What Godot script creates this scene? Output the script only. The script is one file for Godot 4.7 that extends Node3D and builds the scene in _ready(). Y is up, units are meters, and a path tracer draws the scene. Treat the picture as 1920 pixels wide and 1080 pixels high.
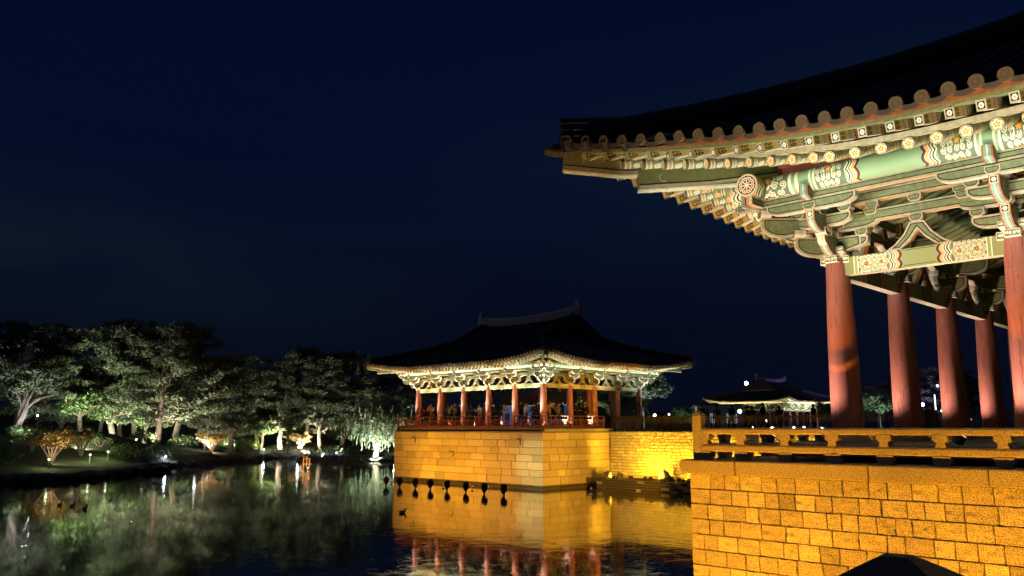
extends Node3D
# A pond at night: painted wooden pavilions on lit stone terraces, pines across the water.
# World: water surface at y = 0, camera above the origin. Pavilion walls run along X and Z; the camera looks along (1, 0, -1).

const EYE := 3.65
const R2 := 0.70710678
var M := {}          # materials by name
const ORD := ["first", "second", "third", "fourth", "fifth", "sixth", "seventh", "eighth", "ninth", "tenth", "eleventh", "twelfth", "thirteenth", "fourteenth", "fifteenth", "sixteenth"]
var cache := {}      # meshes shared between alike pieces

# ---------------------------------------------------------------- mesh builder
class MB:
	var v := PackedVector3Array()
	var n := PackedVector3Array()
	var c := PackedColorArray()
	var u := PackedVector2Array()

	func push(p: Vector3, nn: Vector3, col: Color, uv := Vector2.ZERO) -> void:
		v.append(p)
		n.append(nn)
		c.append(col)
		u.append(uv)

	# convex face, corners counter-clockwise seen from outside
	func face(p: Array, col: Color, uv := []) -> void:
		var nn := Vector3.ZERO
		for i in p.size():
			var a: Vector3 = p[i] - p[0]
			var b: Vector3 = p[(i + 1) % p.size()] - p[0]
			nn += a.cross(b)
		if nn.length() < 1e-14:
			return
		nn = nn.normalized()
		for i in range(1, p.size() - 1):
			for k in [0, i + 1, i]:
				push(p[k], nn, col, uv[k] if uv.size() else Vector2.ZERO)

	# the same, turned so that it looks away from a point inside
	func outward(p: Array, inside: Vector3, col: Color, uv := []) -> void:
		var a: Vector3 = p[0]
		var b: Vector3 = p[1]
		var d: Vector3 = p[2]
		if (b - a).cross(d - a).dot(a - inside) < 0.0:
			p.reverse()
			uv.reverse()
		face(p, col, uv)

	func box(xf: Transform3D, s: Vector3, col: Color, bev := 0.0) -> void:
		var h := s * 0.5
		var mid := xf.origin
		var q := h if bev <= 0.0 else Vector3(maxf(h.x - bev, h.x * 0.3), maxf(h.y - bev, h.y * 0.3), maxf(h.z - bev, h.z * 0.3))
		for ax in 3:
			var e := (ax + 1) % 3
			var f := (ax + 2) % 3
			if ax == 2:
				e = 0
				f = 1
			elif ax == 0:
				e = 2
				f = 1
			else:
				e = 0
				f = 2
			for sg in [-1.0, 1.0]:
				var a := Vector3.ZERO
				a[ax] = h[ax] * sg
				var b := Vector3.ZERO
				b[e] = q[e]
				var d := Vector3.ZERO
				d[f] = q[f]
				outward([xf * (a - b - d), xf * (a + b - d), xf * (a + b + d), xf * (a - b + d)], mid, col, [Vector2(0, 1), Vector2(1, 1), Vector2(1, 0), Vector2(0, 0)])
			if bev > 0.0:
				for se in [-1.0, 1.0]:
					for sf in [-1.0, 1.0]:
						var p1 := Vector3.ZERO
						p1[e] = h[e] * se
						p1[f] = q[f] * sf
						var p2 := Vector3.ZERO
						p2[e] = q[e] * se
						p2[f] = h[f] * sf
						var l := Vector3.ZERO
						l[ax] = q[ax]
						outward([xf * (p1 - l), xf * (p1 + l), xf * (p2 + l), xf * (p2 - l)], mid, col)
		if bev > 0.0:
			for sx in [-1.0, 1.0]:
				for sy in [-1.0, 1.0]:
					for sz in [-1.0, 1.0]:
						outward([xf * Vector3(h.x * sx, q.y * sy, q.z * sz), xf * Vector3(q.x * sx, h.y * sy, q.z * sz), xf * Vector3(q.x * sx, q.y * sy, h.z * sz)], mid, col)

	# flat outline (x, y) with thickness th along z; layers = [[inset, colour], ...] stacked on both faces; bands = [[width share, colour], ...] across the rim
	func extrude(poly: PackedVector2Array, xf: Transform3D, th: float, layers: Array, bands: Array) -> void:
		var area := 0.0
		for i in poly.size():
			area += poly[i].cross(poly[(i + 1) % poly.size()])
		if area < 0.0:
			poly.reverse()
		for k in layers.size():
			var lay: Array = layers[k]
			var outs := [poly]
			if lay[0] > 0.0:
				outs = Geometry2D.offset_polygon(poly, -lay[0], Geometry2D.JOIN_MITER)
			var z := th * 0.5 + 0.002 * k
			for o in outs:
				var tri := Geometry2D.triangulate_polygon(o)
				for i in range(0, tri.size(), 3):
					var a: Vector2 = o[tri[i]]
					var b: Vector2 = o[tri[i + 1]]
					var d: Vector2 = o[tri[i + 2]]
					if (b - a).cross(d - a) < 0.0:
						var t := b
						b = d
						d = t
					var uv := [a, b, d]
					face([xf * Vector3(a.x, a.y, z), xf * Vector3(b.x, b.y, z), xf * Vector3(d.x, d.y, z)], lay[1], uv)
					face([xf * Vector3(a.x, a.y, -z), xf * Vector3(d.x, d.y, -z), xf * Vector3(b.x, b.y, -z)], lay[1], uv)
		for i in poly.size():
			var a: Vector2 = poly[i]
			var b: Vector2 = poly[(i + 1) % poly.size()]
			var z0 := -th * 0.5
			for bd in bands:
				var z1: float = z0 + th * bd[0]
				face([xf * Vector3(a.x, a.y, z0), xf * Vector3(b.x, b.y, z0), xf * Vector3(b.x, b.y, z1), xf * Vector3(a.x, a.y, z1)], bd[1])
				z0 = z1

	# skin through rings of equal size, each counter-clockwise seen against the direction of travel
	func loft(rings: Array, cols: Array, caps := true, uvscale := Vector2.ONE) -> void:
		var m: int = rings[0].size()
		var ns := []
		for j in rings.size():
			var row := []
			for i in m:
				var around: Vector3 = rings[j][(i + 1) % m] - rings[j][(i + m - 1) % m]
				var j0 := maxi(j - 1, 0)
				var j1 := mini(j + 1, rings.size() - 1)
				var along: Vector3 = rings[j1][i] - rings[j0][i]
				row.append(around.cross(along).normalized())
			ns.append(row)
		for j in rings.size() - 1:
			var ca: Color = cols[mini(j, cols.size() - 1)]
			var cb: Color = cols[mini(j + 1, cols.size() - 1)]
			for i in m:
				var k := (i + 1) % m
				var u0 := float(i) / m * uvscale.x
				var u1 := float(i + 1) / m * uvscale.x
				var v0 := float(j) / (rings.size() - 1) * uvscale.y
				var v1 := float(j + 1) / (rings.size() - 1) * uvscale.y
				smooth_quad([rings[j][i], rings[j][k], rings[j + 1][k], rings[j + 1][i]], [ns[j][i], ns[j][k], ns[j + 1][k], ns[j + 1][i]], [ca, ca, cb, cb], [Vector2(u0, v0), Vector2(u1, v0), Vector2(u1, v1), Vector2(u0, v1)])
		if caps:
			var first := Array(rings[0])
			first.reverse()
			face(first, cols[0])
			face(Array(rings[rings.size() - 1]), cols[cols.size() - 1])

	func smooth_quad(p: Array, ns: Array, cols: Array, uvs: Array) -> void:
		for k in [0, 2, 1, 0, 3, 2]:
			push(p[k], ns[k], cols[k], uvs[k])

	func tube(path: Array, radii: Array, sides: int, cols: Array, caps := true, uvscale := Vector2.ONE) -> void:
		var rings := []
		var up := Vector3(0.31, 0.95, 0.05)
		for j in path.size():
			var t: Vector3 = (path[mini(j + 1, path.size() - 1)] - path[maxi(j - 1, 0)]).normalized()
			var ax := up - t * up.dot(t)
			if ax.length() < 0.1:
				ax = Vector3(1, 0, 0) - t * t.x
			ax = ax.normalized()
			up = ax
			var ay := t.cross(ax)
			var ring := PackedVector3Array()
			for i in sides:
				var a := TAU * i / sides
				ring.append(path[j] + (ax * cos(a) + ay * sin(a)) * radii[mini(j, radii.size() - 1)])
			rings.append(ring)
		loft(rings, cols, caps, uvscale)

	# profile of [radius, y] turned round the y axis
	func lathe(prof: Array, sides: int, xf: Transform3D, cols: Array, caps := true) -> void:
		var rings := []
		for p in prof:
			var ring := PackedVector3Array()
			for i in sides:
				var a := -TAU * i / sides
				ring.append(xf * Vector3(cos(a) * p[0], p[1], sin(a) * p[0]))
			rings.append(ring)
		loft(rings, cols, caps)

	# box section swept along a path: w wide, h high, "up" kept vertical
	func sweep(path: Array, w: float, h: float, col: Color, bev := 0.0) -> void:
		var rings := []
		for j in path.size():
			var t: Vector3 = (path[mini(j + 1, path.size() - 1)] - path[maxi(j - 1, 0)])
			var side := Vector3(-t.z, 0, t.x).normalized()
			var up := side.cross(t.normalized())
			if up.y < 0.0:
				up = -up
			rings.append([path[j] - side * w * 0.5 - up * h * 0.5, path[j] + side * w * 0.5 - up * h * 0.5, path[j] + side * w * 0.5 + up * h * 0.5, path[j] - side * w * 0.5 + up * h * 0.5])
		for j in rings.size() - 1:
			var mid: Vector3 = (path[j] + path[j + 1]) * 0.5
			for i in 4:
				var k := (i + 1) % 4
				outward([rings[j][i], rings[j][k], rings[j + 1][k], rings[j + 1][i]], mid, col)
		outward(rings[0].duplicate(), path[1], col)
		outward(rings[rings.size() - 1].duplicate(), path[path.size() - 2], col)

	# lumpy ball, for rocks and mounds
	func lump(at: Vector3, s: Vector3, rough: float, sd: int, col: Color, rows := 6, sides := 9) -> void:
		var ns := FastNoiseLite.new()
		ns.seed = sd
		ns.frequency = 0.9
		var rings := []
		for j in rows + 1:
			var b := PI * (clampf(float(j) / rows, 0.03, 0.97) - 0.5)
			var ring := PackedVector3Array()
			for i in sides:
				var a := -TAU * i / sides
				var d := Vector3(cos(a) * cos(b), sin(b), sin(a) * cos(b))
				ring.append(at + d * s * (1.0 + rough * ns.get_noise_3dv(d * 1.7 + Vector3(sd % 17, 0, 0))))
			rings.append(ring)
		loft(rings, [col], true)

	func append(o: MB, xf: Transform3D) -> void:
		var nb := xf.basis.inverse().transposed()
		for i in o.v.size():
			push(xf * o.v[i], (nb * o.n[i]).normalized(), o.c[i], o.u[i])

	func into(mesh: ArrayMesh, mat: Material) -> ArrayMesh:
		if v.is_empty():
			return mesh
		var a := []
		a.resize(Mesh.ARRAY_MAX)
		a[Mesh.ARRAY_VERTEX] = v
		a[Mesh.ARRAY_NORMAL] = n
		a[Mesh.ARRAY_COLOR] = c
		a[Mesh.ARRAY_TEX_UV] = u
		mesh.add_surface_from_arrays(Mesh.PRIMITIVE_TRIANGLES, a)
		mesh.surface_set_material(mesh.get_surface_count() - 1, mat)
		return mesh

	func mesh(mat: Material) -> ArrayMesh:
		return into(ArrayMesh.new(), mat)

# ---------------------------------------------------------------- scene tree
func thing(called: String, label: String, category: String, group := "", at := Vector3.ZERO, turn := 0.0) -> Node3D:
	var o := Node3D.new()
	o.name = called
	add_child(o, true)
	o.position = at
	o.rotation.y = turn
	tag(o, label, category, group)
	return o

func tag(o: Node3D, label: String, category: String, group := "") -> Node3D:
	o.set_meta("label", label)
	o.set_meta("category", category)
	if group != "":
		o.set_meta("group", group)
	return o

func put(called: String, m: Mesh, parent: Node, xf := Transform3D.IDENTITY) -> MeshInstance3D:
	var o := MeshInstance3D.new()
	o.name = called
	o.mesh = m
	parent.add_child(o, true)
	o.transform = xf
	return o

func struct(called: String, m: Mesh, xf := Transform3D.IDENTITY) -> MeshInstance3D:
	var o := put(called, m, self, xf)
	o.set_meta("kind", "structure")
	return o

# many alike pieces: parts of their own, or one joined part too small to pick apart
func many(called: String, m: Mesh, parent: Node, places: Array, joined: bool) -> void:
	if places.is_empty():
		return
	if not joined:
		for t in places:
			put(called, m, parent, t)
		return
	var mm := MultiMesh.new()
	mm.transform_format = MultiMesh.TRANSFORM_3D
	mm.mesh = m
	mm.instance_count = places.size()
	for i in places.size():
		mm.set_instance_transform(i, places[i])
	var o := MultiMeshInstance3D.new()
	o.name = called + "s"
	o.multimesh = mm
	o.set_meta("kind", "stuff")
	parent.add_child(o, true)

func at3(x: float, y: float, z: float) -> Transform3D:
	return Transform3D(Basis.IDENTITY, Vector3(x, y, z))

func turned(deg: float, p := Vector3.ZERO) -> Transform3D:
	return Transform3D(Basis(Vector3.UP, deg_to_rad(deg)), p)

# z of the result looks along dir, y stays as upright as it can
func facing(dir: Vector3, p: Vector3, up := Vector3.UP) -> Transform3D:
	var z := dir.normalized()
	var x := up.cross(z).normalized()
	return Transform3D(Basis(x, z.cross(x), z), p)

# a spot on the ground by its distance ahead of the camera and to the right of its axis
func gp(ahead: float, right: float, y := 0.0) -> Vector3:
	return Vector3((ahead + right) * R2, y, (right - ahead) * R2)

func lin(r: float, g: float, b: float) -> Color:
	return Color(r, g, b)

func hexc(h: String) -> Color:      # a colour as seen, turned to the linear value that vertex colours hold
	return Color(h).srgb_to_linear()
# ---------------------------------------------------------------- painted patterns and materials
class Brush:
	var im: Image
	var w: int
	var h: int

	func _init(ww: int, hh: int, bg: Color) -> void:
		w = ww
		h = hh
		im = Image.create(w, h, false, Image.FORMAT_RGB8)
		im.fill(bg)

	func dot(x: int, y: int, col: Color, a: float) -> void:
		if a > 0.0 and x >= 0 and y >= 0 and x < w and y < h:
			im.set_pixel(x, y, im.get_pixel(x, y).lerp(col, minf(a, 1.0)))

	func disc(p: Vector2, r: float, col: Color) -> void:
		for y in range(int(p.y - r - 1), int(p.y + r + 2)):
			for x in range(int(p.x - r - 1), int(p.x + r + 2)):
				dot(x, y, col, r - p.distance_to(Vector2(x + 0.5, y + 0.5)) + 0.5)

	func rect(x0: float, y0: float, x1: float, y1: float, col: Color) -> void:
		im.fill_rect(Rect2i(int(x0), int(y0), int(x1 - x0), int(y1 - y0)), col)

	func stroke(pts: PackedVector2Array, wd: float, col: Color) -> void:
		for i in pts.size() - 1:
			var a := pts[i]
			var b := pts[i + 1]
			var lo := Vector2(minf(a.x, b.x), minf(a.y, b.y)) - Vector2.ONE * (wd + 1)
			var hi := Vector2(maxf(a.x, b.x), maxf(a.y, b.y)) + Vector2.ONE * (wd + 1)
			for y in range(int(lo.y), int(hi.y) + 1):
				for x in range(int(lo.x), int(hi.x) + 1):
					var q := Vector2(x + 0.5, y + 0.5)
					var d := q.distance_to(Geometry2D.get_closest_point_to_segment(q, a, b))
					dot(x, y, col, wd * 0.5 - d + 0.5)

	func fill(pts: PackedVector2Array, col: Color) -> void:
		var lo := pts[0]
		var hi := pts[0]
		for p in pts:
			lo = Vector2(minf(lo.x, p.x), minf(lo.y, p.y))
			hi = Vector2(maxf(hi.x, p.x), maxf(hi.y, p.y))
		for y in range(maxi(int(lo.y), 0), mini(int(hi.y) + 1, h)):
			var xs := []
			for i in pts.size():
				var a := pts[i]
				var b := pts[(i + 1) % pts.size()]
				if (a.y <= y + 0.5) != (b.y <= y + 0.5):
					xs.append(a.x + (y + 0.5 - a.y) / (b.y - a.y) * (b.x - a.x))
			xs.sort()
			for k in range(0, xs.size() - 1, 2):
				for x in range(int(xs[k]), int(xs[k + 1]) + 1):
					dot(x, y, col, minf(1.0, minf(x + 1 - xs[k], xs[k + 1] - x)))

	func curl(p: Vector2, r: float, turns: float, start: float, dir: float, wd: float, col: Color) -> void:
		var pts := PackedVector2Array()
		var k := int(14 * turns) + 2
		for i in k:
			var t := float(i) / (k - 1)
			var a := start + dir * TAU * turns * t
			pts.append(p + Vector2(cos(a), sin(a)) * r * (1.0 - 0.85 * t))
		stroke(pts, wd, col)

	func petals(p: Vector2, r: float, count: int, deep: float, turn := 0.0) -> PackedVector2Array:
		var pts := PackedVector2Array()
		for i in 72:
			var a := TAU * i / 72.0
			pts.append(p + Vector2(cos(a + turn), sin(a + turn)) * r * (1.0 - deep + deep * pow(absf(cos(a * count * 0.5)), 0.6)))
		return pts

	# one scalloped medallion with a small flower among curls
	func medallion(p: Vector2, r: float, k: Dictionary) -> void:
		fill(petals(p, r, 6, 0.2), k.cream)
		fill(petals(p, r * 0.9, 6, 0.2), k.deep)
		fill(petals(p, r * 0.8, 6, 0.2), k.cream)
		fill(petals(p, r * 0.74, 6, 0.2), k.green)
		for i in 6:
			var a := TAU * i / 6.0
			curl(p + Vector2(cos(a), sin(a)) * r * 0.46, r * 0.2, 1.3, a + 2.4, 1.0 if i % 2 == 0 else -1.0, r * 0.07, k.cream)
		fill(petals(p, r * 0.24, 5, 0.4), k.red)
		disc(p, r * 0.1, k.orange)

	func arabesque(x0: float, x1: float, y0: float, y1: float, r: float, sd: int, k: Dictionary) -> void:
		var g := RandomNumberGenerator.new()
		g.seed = sd
		var y := y0 + r
		var row := 0
		while y < y1 - r * 0.4:
			var x := x0 + r * (1.0 + 0.9 * (row % 2))
			while x < x1 - r * 0.5:
				curl(Vector2(x, y), r * 0.85, 1.6, g.randf() * TAU, 1.0 if g.randf() < 0.5 else -1.0, r * 0.24, k.cream)
				x += r * 1.9
			y += r * 1.7
			row += 1

	# waving bands across a timber: cream, black, orange, cream, dark
	func zigzag(x: float, wd: float, k: Dictionary, dir := 1.0, waves := 2.0) -> void:
		var cols := [k.cream, k.black, k.cream, k.deep, k.cream, k.orange, k.peach, k.red, k.black]
		for y in h:
			var t := float(y) / h
			var off := dir * wd * 0.22 * absf(sin(t * PI * waves))
			for i in cols.size():
				var xa := x + off + dir * wd * i / cols.size()
				var xb := x + off + dir * wd * (i + 1) / cols.size()
				for xx in range(int(minf(xa, xb)), int(maxf(xa, xb)) + 1):
					dot(xx, y, cols[i], 1.0)

	func tex() -> ImageTexture:
		return ImageTexture.create_from_image(im)

func noise_tex(freq: float, size: int, oct: int, sd: int, lo: Color, hi: Color, cellular := false) -> NoiseTexture2D:
	var f := FastNoiseLite.new()
	f.seed = sd
	f.frequency = freq
	f.fractal_octaves = oct
	f.noise_type = FastNoiseLite.TYPE_CELLULAR if cellular else FastNoiseLite.TYPE_SIMPLEX_SMOOTH
	var t := NoiseTexture2D.new()
	t.width = size
	t.height = size
	t.seamless = true
	t.noise = f
	var r := Gradient.new()
	r.set_color(0, lo)
	r.set_color(1, hi)
	t.color_ramp = r
	return t

func mat(called: String, alb: Color, rough := 0.8, vertex := false) -> StandardMaterial3D:
	var m := StandardMaterial3D.new()
	m.resource_name = called
	m.albedo_color = alb.linear_to_srgb()
	m.roughness = rough
	m.metallic_specular = 0.4
	m.vertex_color_use_as_albedo = vertex
	M[called] = m
	return m

func tri(m: StandardMaterial3D, scale: float, world := false, t: Texture2D = null, bump: Texture2D = null, depth := 1.0) -> StandardMaterial3D:
	m.uv1_triplanar = true
	m.uv1_world_triplanar = world
	m.uv1_scale = Vector3.ONE * scale
	if t:
		m.albedo_texture = t
	if bump:
		m.heightmap_enabled = true
		m.heightmap_texture = bump
		m.heightmap_scale = depth
	return m

func glow(called: String, c: Color, e: float) -> StandardMaterial3D:
	var m := mat(called, Color(0.02, 0.02, 0.02), 0.4)
	m.emission_enabled = true
	m.emission = c.linear_to_srgb()
	m.emission_energy_multiplier = e
	return m

func make_materials() -> void:
	var w1 := Color(1, 1, 1)
	var speck := noise_tex(0.09, 512, 4, 3, Color(0.62, 0.6, 0.58), w1)
	var grit := noise_tex(0.045, 512, 4, 7, Color(0, 0, 0), w1)
	var mottle := noise_tex(0.05, 512, 4, 33, Color(0.62, 0.59, 0.56), Color(1, 1, 1))
	(mottle.color_ramp as Gradient).set_offset(0, 0.22)
	(mottle.color_ramp as Gradient).set_offset(1, 0.55)
	var stain := noise_tex(0.012, 512, 5, 9, Color(0.7, 0.68, 0.66), w1)
	var fine := noise_tex(0.05, 256, 4, 21, Color(0.75, 0.75, 0.74), w1)
	# stone, in a few tones
	var tones := [lin(0.40, 0.36, 0.30), lin(0.36, 0.32, 0.27), lin(0.44, 0.40, 0.34), lin(0.33, 0.30, 0.25), lin(0.47, 0.43, 0.37), lin(0.25, 0.225, 0.19), lin(0.05, 0.045, 0.036)]
	for i in tones.size():
		var m := tri(mat("rough_granite_%d" % i, tones[i], 0.9), 1.6, true, mottle, grit, 1.8)
		tri(mat("smooth_granite_%d" % i, tones[i] * 1.08, 0.85), 0.9, true, noise_tex(0.02, 512, 5, 40 + i, Color(0.72, 0.7, 0.66), w1), grit, 0.5)
	tri(mat("granite", lin(0.33, 0.295, 0.245), 0.85), 2.0, true, mottle, grit, 1.2)
	tri(mat("grey_stone", lin(0.26, 0.25, 0.24), 0.85), 1.2, true, speck, grit, 0.6)
	tri(mat("wet_shaded_stone", lin(0.045, 0.042, 0.032), 0.4), 1.6, true, mottle, grit, 2.0)  # wet stone, its dark colour also holding the shade near the waterline
	tri(mat("mortar", lin(0.17, 0.145, 0.115), 0.95), 2.0, true, fine, grit, 0.8)
	tri(mat("rock", lin(0.12, 0.115, 0.10), 0.95), 0.9, true, stain, grit, 3.0)
	# painted timber
	var grain := FastNoiseLite.new()
	grain.seed = 5
	grain.frequency = 0.02
	var gi := Image.create(256, 512, false, Image.FORMAT_RGB8)
	for y in 512:
		for x in 256:
			var a := 0.5 + 0.5 * grain.get_noise_3d(cos(TAU * x / 256.0) * 130.0, sin(TAU * x / 256.0) * 130.0, y * 0.55)
			var b := 0.5 + 0.5 * grain.get_noise_3d(cos(TAU * x / 256.0) * 420.0, sin(TAU * x / 256.0) * 420.0, 300.0 + y * 1.3)
			var t := clampf(0.80 + 0.18 * a + 0.05 * (b - 0.5) * 2.0, 0.0, 1.0)
			if b < 0.2 and a < 0.5:
				t *= 0.72
			gi.set_pixel(x, y, Color(t, t, t))
	var cg := RandomNumberGenerator.new()
	cg.seed = 91
	for i in 46:      # drying cracks and a few knots
		var cx := cg.randf() * 256.0
		var cy := cg.randi_range(0, 500)
		for j in cg.randi_range(12, 70):
			cx += (cg.randf() - 0.5) * 0.9
			if cy + j < 512:
				gi.set_pixel(posmod(int(cx), 256), cy + j, Color(0.35, 0.33, 0.33))
	for i in 26:
		var p := Vector2i(cg.randi_range(2, 252), cg.randi_range(4, 506))
		gi.fill_rect(Rect2i(p, Vector2i(2, 3)), Color(0.4, 0.38, 0.38))
	for i in 160:
		gi.set_pixel(cg.randi_range(0, 255), cg.randi_range(0, 511), Color(1, 1, 1))
	var gt := ImageTexture.create_from_image(gi)
	tri(mat("paint", w1, 0.6, true), 1.3, false, noise_tex(0.03, 256, 4, 61, Color(0.78, 0.78, 0.76), w1), fine, 0.12)
	var col := mat("red_column", lin(0.34, 0.125, 0.092), 0.55)
	col.albedo_texture = gt
	col.heightmap_enabled = true
	col.heightmap_texture = gt
	col.heightmap_scale = 0.6
	tri(mat("red_timber", lin(0.85, 0.85, 0.85), 0.6, true), 1.0, false, gt, fine, 0.2)
	tri(mat("roof_tile", lin(0.05, 0.048, 0.05), 0.75), 2.0, false, fine, grit, 0.5)
	tri(mat("old_tile", lin(0.12, 0.075, 0.045), 0.8), 3.0, false, fine, grit, 0.5)
	tri(mat("ridge_tile", lin(0.32, 0.32, 0.33), 0.8), 2.0, false, fine, grit, 0.5)
	var k := {"green": Color("848c5c"), "deep": Color("5a6552"), "cream": Color("ddd2b0"), "white": Color("e8e4d2"), "black": Color("26221f"), "orange": Color("e0923f"), "peach": Color("e6b48a"), "red": Color("8a3527"), "yellow": Color("e8b43c"), "teal": Color("6f9f8c"), "tan": Color("b7a377")}
	M["k"] = k
	# sides of the round rafters: u round, v from the end inwards
	var b := Brush.new(128, 256, k.green)
	b.rect(0, 0, 128, 10, k.deep)
	for y0 in [10, 24]:
		b.rect(0, y0, 128, y0 + 5, k.cream)
	b.rect(0, 15, 128, 24, k.tan)
	for i in 4:
		b.curl(Vector2(16 + i * 32, 46), 13, 1.7, 0.6, 1.0 if i % 2 else -1.0, 4, k.white)
	for i in 4:
		for j in 5:
			b.stroke(PackedVector2Array([Vector2(16 + i * 32, 92), Vector2(16 + i * 32 + (j - 2) * 8, 66 + absf(j - 2) * 5)]), 6, k.peach if j != 2 else k.orange)
	b.rect(0, 98, 128, 103, k.cream)
	b.rect(0, 103, 128, 107, k.black)
	b.rect(0, 107, 128, 114, k.cream)
	painted("rafter_side", b)
	b = Brush.new(128, 128, k.deep)
	b.disc(Vector2(64, 64), 64, k.tan)
	b.disc(Vector2(64, 64), 57, Color("6d6350"))
	b.fill(b.petals(Vector2(64, 64), 52, 5, 0.28, -PI / 2), Color("dcc096"))
	b.fill(b.petals(Vector2(64, 64), 30, 5, 0.6, -PI / 2), k.orange)
	for i in 5:
		var a := TAU * i / 5.0 - PI / 2
		b.stroke(PackedVector2Array([Vector2(64, 64), Vector2(64 + cos(a) * 30, 64 + sin(a) * 30)]), 7, k.red)
	b.disc(Vector2(64, 64), 12, k.yellow)
	painted("rafter_end", b)
	b = Brush.new(64, 64, k.tan)
	b.rect(9, 9, 55, 55, k.black)
	for i in 6:
		var a := TAU * i / 6.0
		b.disc(Vector2(32 + cos(a) * 12, 32 + sin(a) * 12), 6.5, k.white)
	b.disc(Vector2(32, 32), 5, k.orange)
	painted("square_end", b)
	# sides of the flying rafters: u from the end inwards
	b = Brush.new(256, 64, k.green)
	b.rect(0, 0, 62, 64, Color("cfae62"))
	b.curl(Vector2(26, 20), 14, 1.3, 2.6, 1.0, 5, k.black)
	b.curl(Vector2(26, 44), 14, 1.3, 3.6, -1.0, 5, k.black)
	b.zigzag(50, 60, k, 1.0, 3.0)
	b.rect(112, 0, 126, 64, k.tan)
	b.rect(126, 0, 134, 64, k.deep)
	b.rect(134, 0, 139, 64, k.cream)
	b.rect(139, 50, 256, 53, k.black)
	b.rect(139, 53, 256, 64, k.cream)
	painted("flying_side", b)
	# tie beam between two columns
	b = Brush.new(1024, 128, k.green)
	for sd in [0, 1]:
		var sx := func(x: float) -> float: return x if sd == 0 else 1024.0 - x
		b.rect(minf(sx.call(0), sx.call(70)), 0, maxf(sx.call(0), sx.call(70)), 128, Color("7f8355"))
		for x in [70, 96]:
			b.rect(minf(sx.call(x), sx.call(x + 7)), 0, maxf(sx.call(x), sx.call(x + 7)), 128, k.cream)
		b.rect(minf(sx.call(103), sx.call(310)), 0, maxf(sx.call(103), sx.call(310)), 128, k.deep)
		b.arabesque(minf(sx.call(106), sx.call(300)), maxf(sx.call(106), sx.call(300)), 0, 128, 15, 5 + sd, k)
		b.medallion(Vector2(sx.call(160), 64), 60, k)
		b.medallion(Vector2(sx.call(262), 64), 50, k)
		b.zigzag(sx.call(306), 78, k, 1.0 if sd == 0 else -1.0, 2.0)
	b.rect(412, 8, 612, 12, k.black)
	b.rect(412, 112, 612, 116, k.black)
	painted("tie_beam_side", b)
	# round purlin: u along one bay, v round
	b = Brush.new(1024, 256, Color("7f9a72"))
	for sd in [0, 1]:
		var sx := func(x: float) -> float: return x if sd == 0 else 1024.0 - x
		for x in [26, 52]:
			b.rect(minf(sx.call(x), sx.call(x + 12)), 0, maxf(sx.call(x), sx.call(x + 12)), 256, k.cream)
		b.rect(minf(sx.call(66), sx.call(250)), 0, maxf(sx.call(66), sx.call(250)), 256, k.deep)
		b.arabesque(minf(sx.call(68), sx.call(235)), maxf(sx.call(68), sx.call(235)), 0, 256, 17, 15 + sd, k)
		for j in 3:
			var p := Vector2(sx.call(150), 20 + j * 86)
			b.fill(b.petals(p, 34, 8, 0.35), k.cream)
			b.fill(b.petals(p, 27, 8, 0.4), k.deep)
			b.fill(b.petals(p, 17, 6, 0.4), k.orange)
			b.disc(p, 7, k.yellow)
		b.zigzag(sx.call(248), 74, k, 1.0 if sd == 0 else -1.0, 6.0)
	painted("purlin_side", b)
	# end of a purlin: red ground, cream curling petals
	b = Brush.new(192, 192, k.tan)
	b.disc(Vector2(96, 96), 90, k.cream)
	b.disc(Vector2(96, 96), 82, Color("4d2620"))
	for i in 8:
		var a := TAU * i / 8.0
		var d := Vector2(cos(a), sin(a))
		b.stroke(PackedVector2Array([Vector2(96, 96), Vector2(96, 96) + d * 60]), 10, Color("f0d2ae"))
		b.curl(Vector2(96, 96) + d * 60 + d.orthogonal() * 12, 15, 0.8, a + PI, 1.0, 7, Color("f0d2ae"))
		b.curl(Vector2(96, 96) + d * 60 - d.orthogonal() * 12, 15, 0.8, a + PI, -1.0, 7, Color("f0d2ae"))
	b.disc(Vector2(96, 96), 13, Color("f0d2ae"))
	painted("purlin_end", b)
	# scrollwork for carved blocks and beam ends
	b = Brush.new(256, 128, k.deep)
	b.rect(0, 0, 256, 8, k.cream)
	b.rect(0, 120, 256, 128, k.cream)
	for i in 4:
		b.curl(Vector2(34 + i * 64, 62), 30, 1.6, 0.4 + i, 1.0 if i % 2 else -1.0, 9, k.white)
		b.disc(Vector2(64 + i * 64, 100 if i % 2 else 26), 6, k.orange)
	painted("scroll", b)
	# round tile end: rings and a worn rosette in the clay
	b = Brush.new(128, 128, Color(0.78, 0.76, 0.72))
	for r in [58, 40, 22]:
		b.disc(Vector2(64, 64), r, Color(0.5, 0.48, 0.46))
		b.disc(Vector2(64, 64), r - 6, Color(0.74, 0.72, 0.68))
	for i in 12:
		b.disc(Vector2(64 + cos(TAU * i / 12.0) * 31, 64 + sin(TAU * i / 12.0) * 31), 5, Color(0.55, 0.53, 0.5))
	var te := mat("tile_end", lin(0.30, 0.18, 0.085), 0.85)
	te.albedo_texture = b.tex()
	te.heightmap_enabled = true
	te.heightmap_texture = te.albedo_texture
	te.heightmap_scale = 1.2
	# plants, earth, water
	tri(mat("grass", lin(0.075, 0.085, 0.032), 0.95), 0.25, true, noise_tex(0.03, 512, 5, 77, Color(0.55, 0.55, 0.5), w1), grit, 6.0)
	tri(mat("earth", lin(0.06, 0.05, 0.038), 0.95), 0.3, true, stain, grit, 5.0)
	tri(mat("paving", lin(0.2, 0.19, 0.175), 0.85), 0.5, true, speck, grit, 0.5)
	tri(mat("bark", lin(0.13, 0.10, 0.08), 0.95, true), 1.6, false, stain, grit, 4.0)
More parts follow.
